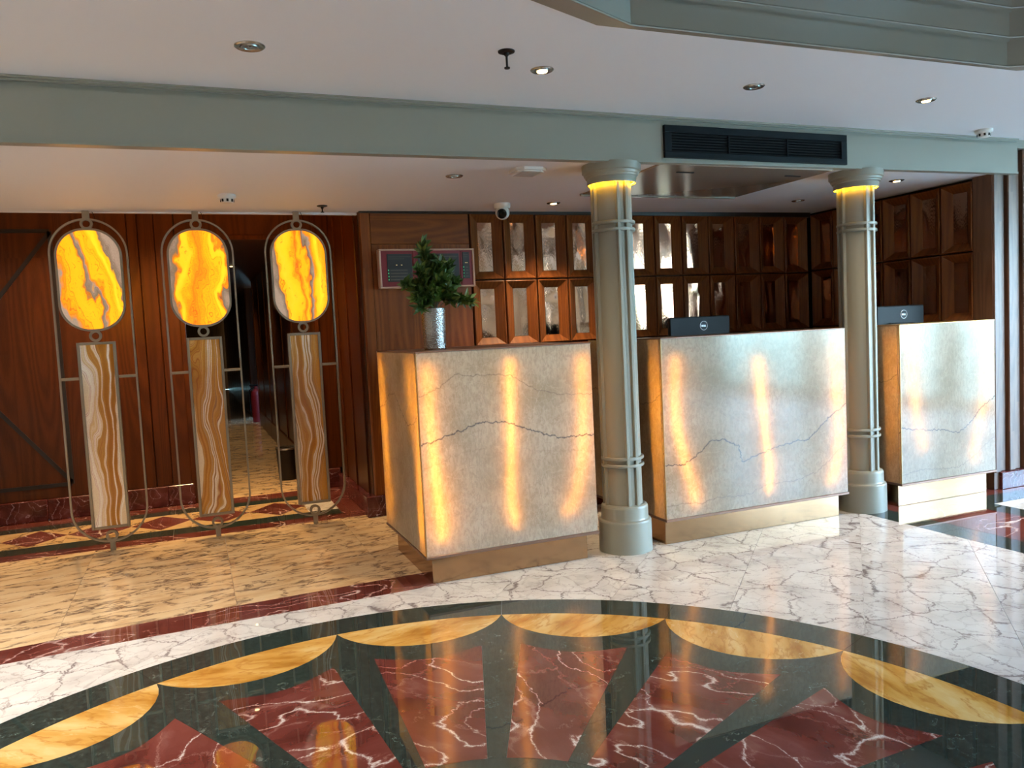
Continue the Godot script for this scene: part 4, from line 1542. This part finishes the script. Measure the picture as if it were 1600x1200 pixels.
func build_ceiling_fittings() -> void:
	build_grille()
	var y := UPPER
	downlight(Vector3(0.289, y, -3.259), 0.058, false, 0.0, "unlit recessed downlight at the left of the lobby ceiling")
	downlight(Vector3(1.515, y, -3.252), 0.052, true, 4.6, "lit recessed downlight beside the black sprinkler")
	downlight(Vector3(2.648, y, -3.237), 0.052, false, 0.0, "unlit recessed downlight above the dark air grille")
	downlight(Vector3(3.782, y, -3.222), 0.052, true, 4.6, "lit recessed downlight nearest the right end of the fascia")
	downlight(Vector3(1.443, soffit_y(1.443), -4.329), 0.05, false, 0.0, "unlit recessed downlight in the low ceiling above the first desk")
	downlight(Vector3(2.463, soffit_y(2.463), -5.195), 0.05, true, 7.5, "lit recessed downlight in the low ceiling beside the dome camera")
	downlight(Vector3(4.48, soffit_y(4.48), -4.994), 0.05, false, 0.0, "unlit recessed downlight near the far corner of panelled walls")
	downlight(Vector3(4.599, soffit_y(4.599), -4.164), 0.05, true, 1.6, "lit recessed downlight in the low ceiling above the far right desk", Color(1.0, 0.92, 0.8), 40.0)
	# the same fittings go on over the rest of the lobby, outside the frame
	var place := {-3.24: ["in the fascia row", [-0.846, -1.98, -3.1, 4.917, 6.05, 7.2]], -1.2: ["in the row over the rosette", [-0.846, -1.98, -3.1, 6.05, 7.2]], 1.6: ["in the row behind the coffer", [-3.1, -1.98, -0.846, 0.289, 1.515, 2.648, 3.782, 4.917, 6.05, 7.2]], 3.6: ["in the row by the rear wall", [-3.1, -1.98, -0.846, 0.289, 1.515, 2.648, 3.782, 4.917, 6.05, 7.2]]}
	for z: float in place:
		for x: float in place[z][1]:
			downlight(Vector3(x, y, z), 0.052, true, (9.0 if x < 0.0 else 6.0) if z < -2.0 else 3.6, "lit recessed downlight %s, outside the photo" % place[z][0], Color(1.0, 0.96, 0.9), 66.0 if x < 0.0 and z < -2.0 else 48.0)
	sprinkler(Vector3(1.275, y, -3.073), "black sprinkler head hanging from the lobby ceiling", M.dark_metal, 0.07)
	sprinkler(Vector3(0.866, soffit_y(0.866), -5.381), "small bronze sprinkler head above the lamp screens", M.dark_metal, 0.045)
	# smoke detectors
	for k in 2:
		var at := Vector3(4.812, y, -3.672) if k == 0 else Vector3(0.258, soffit_y(0.258), -5.02)
		var d := thing("smoke_detector", ["white smoke detector at the right end of the lobby ceiling", "white smoke detector on the low ceiling above the lamp screens"][k], "smoke detector", at)
		var st := mb()
		lathe(st, [Vector2(0.0, -0.022), Vector2(0.044, -0.022), Vector2(0.052, -0.014), Vector2(0.053, 0.0)], 28)
		part("mount", st, M.white_plastic, d)
		st = mb()
		lathe(st, [Vector2(0.0, -0.048), Vector2(0.03, -0.047), Vector2(0.036, -0.042), Vector2(0.038, -0.022)], 24)
		part("chamber", st, M.white_plastic, d)
		for j in 8:
			st = mb()
			cbox(st, Vector3(-0.006, -0.042, 0.034), Vector3(0.006, -0.026, 0.0395), 0.001)
			var v := part("vent", st, M.dark_metal, d)
			v.rotation.y = TAU * j / 8
	# dome camera
	var cm := thing("dome_camera", "white dome security camera on the low ceiling in front of the mirror panels", "camera", Vector3(2.09, soffit_y(2.09), -5.25))
	var st := mb()
	lathe(st, [Vector2(0.0, -0.034), Vector2(0.054, -0.034), Vector2(0.058, -0.02), Vector2(0.058, 0.0)], 28)
	part("mount", st, M.white_plastic, cm)
	var look := Basis(Vector3.UP, -0.5) * Basis(Vector3.RIGHT, 1.9)
	st = mb()
	var prof := []
	for j in 13:
		var a := lerpf(-PI / 2, 0.62 * PI / 2, j / 12.0)
		prof.append(Vector2(cos(a) * 0.05, sin(a) * 0.05))
	lathe(st, prof, 28, Vector3(0, -0.062, 0), false, look)
	part("ball", st, M.white_plastic, cm)
	st = mb()
	lathe(st, [Vector2(0.035, 0.036), Vector2(0.034, 0.041), Vector2(0.024, 0.043), Vector2(0.012, 0.043), Vector2(0.011, 0.048), Vector2(0.0, 0.049)], 24, Vector3(0, -0.062, 0), false, look)
	part("lens", st, M.lens, cm)
	# access point
	var ap := thing("wireless_access_point", "white octagonal perforated box on the low ceiling near the first column", "ceiling box", Vector3(1.80, soffit_y(1.80), -4.12))
	st = mb()
	var oc := PackedVector2Array()
	for e in [[-0.09, -0.055], [-0.055, -0.09], [0.055, -0.09], [0.09, -0.055], [0.09, 0.055], [0.055, 0.09], [-0.055, 0.09], [-0.09, 0.055]]:
		oc.append(Vector2(e[0], e[1]))
	slab(st, oc, -0.016, 0.0)
	part("housing", st, M.white_plastic, ap)
	st = mb()
	slab(st, shrink(oc, 0.012), -0.024, -0.016)
	part("cover", st, M.white_plastic, ap)
	for i in 9:
		st = mb()
		cbox(st, Vector3(-0.06, -0.0255, -0.064 + i * 0.016), Vector3(0.06, -0.0235, -0.060 + i * 0.016), 0.0)
		part("grille_slot", st, M.steel, ap)
	# lamps hidden above the white downstand that wash the alcove and throw the screens' shadows forward
	for x in [-0.9, -0.15, 0.55]:
		downlight(Vector3(x, 2.45, -6.45), 0.045, true, 5.0, "lit recessed downlight in the alcove ceiling behind the %s lamp screen" % ["leftmost", "middle", "right-hand"][int((x + 0.95) / 0.7)], Color(1.0, 0.84, 0.6))

# ------------------------------------------------------------------ small things
func leaf_mesh(l: float, w: float, bend: float) -> Mesh:
	var st := mb()
	var n := 5
	var rows := []
	for i in n + 1:
		var t := float(i) / n
		var hw := w * 0.5 * sin(PI * pow(t, 0.75)) + 0.0004
		var y := l * t
		var z := bend * t * t * l
		rows.append([Vector3(-hw, y, z + hw * 0.35), Vector3(0, y, z), Vector3(hw, y, z + hw * 0.35)])
	for i in n:
		for s in 2:
			var a: Vector3 = rows[i][s]
			var b: Vector3 = rows[i][s + 1]
			var c: Vector3 = rows[i + 1][s + 1]
			var d: Vector3 = rows[i + 1][s]
			quad(st, a, b, c, d, (b - a).cross(d - a).normalized())
	return st.commit()

func sprig(l: float, w: float, bend: float) -> Mesh:
	var st := SurfaceTool.new()
	st.begin(Mesh.PRIMITIVE_TRIANGLES)
	var one := leaf_mesh(l, w, bend)
	for e in [[0.0, 0.012, 0.0], [0.9, 0.004, 0.3], [-0.9, 0.004, -0.3], [0.5, -0.012, 1.2], [-0.6, -0.014, -1.1]]:
		st.append_from(one, 0, Transform3D(Basis(Vector3.UP, e[2]) * Basis(Vector3.BACK, e[0]), Vector3(0, e[1], 0)))
	return st.commit()

func build_small_things() -> void:
	# vase and foliage
	var top := 1.195
	var v := thing("vase", "tall hammered silver cylinder vase on the first onyx desk", "vase", Vector3(1.247, top, -4.23))
	var st := mb()
	lathe(st, [Vector2(0.0, 0.0), Vector2(0.058, 0.0), Vector2(0.061, 0.006), Vector2(0.066, 0.225), Vector2(0.063, 0.227), Vector2(0.058, 0.02), Vector2(0.0, 0.02)], 36)
	part("vessel", st, M.silver, v)
	var b := thing("foliage", "bushy dark green leafy branches standing in the silver vase", "plant", Vector3(1.247, top + 0.03, -4.23))
	var meshes := [sprig(0.046, 0.021, 0.5), sprig(0.052, 0.018, -0.4), sprig(0.04, 0.023, 0.2), leaf_mesh(0.06, 0.032, 0.6)]
	var r := RandomNumberGenerator.new()
	r.seed = 12
	var tips := [Vector3(-0.05, 0.545, 0.02), Vector3(-0.015, 0.5, -0.03), Vector3(0.03, 0.44, 0.05), Vector3(0.10, 0.42, 0.0), Vector3(-0.09, 0.40, 0.04), Vector3(-0.16, 0.33, 0.02), Vector3(0.12, 0.33, 0.06), Vector3(0.20, 0.22, 0.05), Vector3(0.15, 0.24, -0.06), Vector3(-0.11, 0.25, 0.07), Vector3(0.02, 0.34, 0.12), Vector3(-0.04, 0.33, -0.12), Vector3(0.07, 0.28, 0.11), Vector3(-0.02, 0.28, 0.13), Vector3(0.0, 0.46, 0.02), Vector3(0.06, 0.38, -0.06), Vector3(-0.08, 0.2, 0.06)]
	for t: Vector3 in tips:
		var pts := []
		var root := Vector3(t.x * 0.1, 0.17, t.z * 0.1)
		var neck := Vector3(t.x * 0.15, 0.23, t.z * 0.15)
		for i in 9:
			var u := i / 8.0
			pts.append(root.bezier_interpolate(neck, neck.lerp(t, 0.5) + Vector3(0, 0.05, 0), t, u))
		st = mb()
		tube(st, pts, 0.0022, 5)
		part("branch", st, M.stem, b)
		for i in 17:
			var u := 0.5 + 0.5 * i / 16.0
			var p: Vector3 = root.bezier_interpolate(neck, neck.lerp(t, 0.5) + Vector3(0, 0.05, 0), t, u)
			if p.y < 0.18:
				p.y = 0.2
			var o := MeshInstance3D.new()
			o.name = "leaf"
			o.mesh = meshes[r.randi() % (4 if i < 6 else 3)]
			o.material_override = M.leaf[r.randi() % 4]
			var dir: Vector3 = ((t - neck).normalized() * 0.7 + Vector3(r.randf_range(-1, 1), r.randf_range(-0.5, 0.8), r.randf_range(-1, 1))).normalized()
			var side: Vector3 = dir.cross(Vector3(r.randf_range(-1, 1), r.randf_range(-1, 1), 1.2)).normalized()
			o.transform = Transform3D(Basis(side, dir, side.cross(dir)).scaled(Vector3.ONE * r.randf_range(0.8, 1.25)), p)
			b.add_child(o, true)
	# fire alarm panel on the wall
	var fp := thing("alarm_panel", "red fire alarm control panel with dark displays on the wooden wall", "control panel", Vector3(1.61, 1.615, BACK_Z - 0.002))
	var hw := 0.352
	var h := 0.275
	for e in [[-hw, 0.0, hw, 0.012], [-hw, h - 0.012, hw, h], [-hw, 0.012, -hw + 0.014, h - 0.012], [hw - 0.014, 0.012, hw, h - 0.012]]:
		box_part("frame", Vector3(e[0], e[1], 0.0), Vector3(e[2], e[3], 0.075), M.beige_metal, fp, 0.003)
	box_part("red_front", Vector3(-hw + 0.013, 0.011, 0.0), Vector3(hw - 0.013, h - 0.011, 0.066), M.red_paint, fp, 0.002)
	for e in [[-0.295, 0.045, -0.115, 0.24], [-0.07, 0.045, 0.235, 0.24], [0.262, 0.06, 0.315, 0.25]]:
		var ds := box_part("display", Vector3(e[0], e[1], 0.064), Vector3(e[2], e[3], 0.069), M.display, fp, 0.001)
		box_part("print_line", Vector3(e[0] + 0.008, e[3] - 0.022, 0.069), Vector3(e[2] - 0.01, e[3] - 0.018, 0.0695), M.lamp_off, ds, 0.0)
		box_part("print_line", Vector3(e[0] + 0.008, e[3] - 0.036, 0.069), Vector3(lerpf(e[0], e[2], 0.7), e[3] - 0.033, 0.0695), M.lamp_off, ds, 0.0)
		for i in 4:
			box_part("indicator_light", Vector3(e[0] + 0.004, e[1] + 0.012 + i * 0.022, 0.069), Vector3(e[0] + 0.01, e[1] + 0.02 + i * 0.022, 0.0705), M.led_dot_green, ds, 0.0)
			box_part("key", Vector3(e[0] + 0.02, e[1] + 0.012 + i * 0.022, 0.069), Vector3(lerpf(e[0], e[2], 0.8), e[1] + 0.018 + i * 0.022, 0.0705), M.lamp_off, ds, 0.0)
		for i in 2:
			box_part("indicator_light", Vector3(lerpf(e[0], e[2], 0.35 + 0.2 * i), e[3] - 0.08, 0.069), Vector3(lerpf(e[0], e[2], 0.35 + 0.2 * i) + 0.009, e[3] - 0.075, 0.0705), M.led_dot_amber, ds, 0.0)
	for i in 2:
		box_part("hinge", Vector3(-0.107 + i * 0.355, 0.015, 0.066), Vector3(-0.097 + i * 0.355, h - 0.015, 0.071), M.red_paint, fp, 0.002)
	# dark equipment behind the first desk, seen in the gap beside the column
	var bc := thing("back_cabinet", "low wooden cabinet behind the first desk, glimpsed beside the column", "cabinet", Vector3(2.55, 0.0, -5.25))
	box_part("body", Vector3(-0.5, 0.0, -0.25), Vector3(0.6, 0.80, 0.22), M.oak, bc, 0.004)
	box_part("top", Vector3(-0.51, 0.80, -0.25), Vector3(0.61, 0.83, 0.235), M.oak, bc, 0.004)
	for i in 2:
		var dr := box_part("door", Vector3(-0.49 + i * 0.55, 0.08, 0.22), Vector3(0.04 + i * 0.55, 0.78, 0.236), M.oak, bc, 0.003)
		box_part("handle", Vector3(0.0 + i * 0.12, 0.5, 0.236), Vector3(0.012 + i * 0.12, 0.62, 0.25), M.steel, dr, 0.002)
	var pr := thing("printer", "black office machine on the cabinet behind the first desk", "printer", Vector3(2.62, 0.83, -5.22))
	box_part("body", Vector3(-0.22, 0.0, -0.2), Vector3(0.24, 0.27, 0.18), M.screen_back, pr, 0.012)
	box_part("lid", Vector3(-0.21, 0.27, -0.19), Vector3(0.23, 0.31, 0.17), M.black, pr, 0.01)
	box_part("tray", Vector3(-0.15, 0.05, 0.18), Vector3(0.15, 0.065, 0.24), M.black, pr, 0.003)
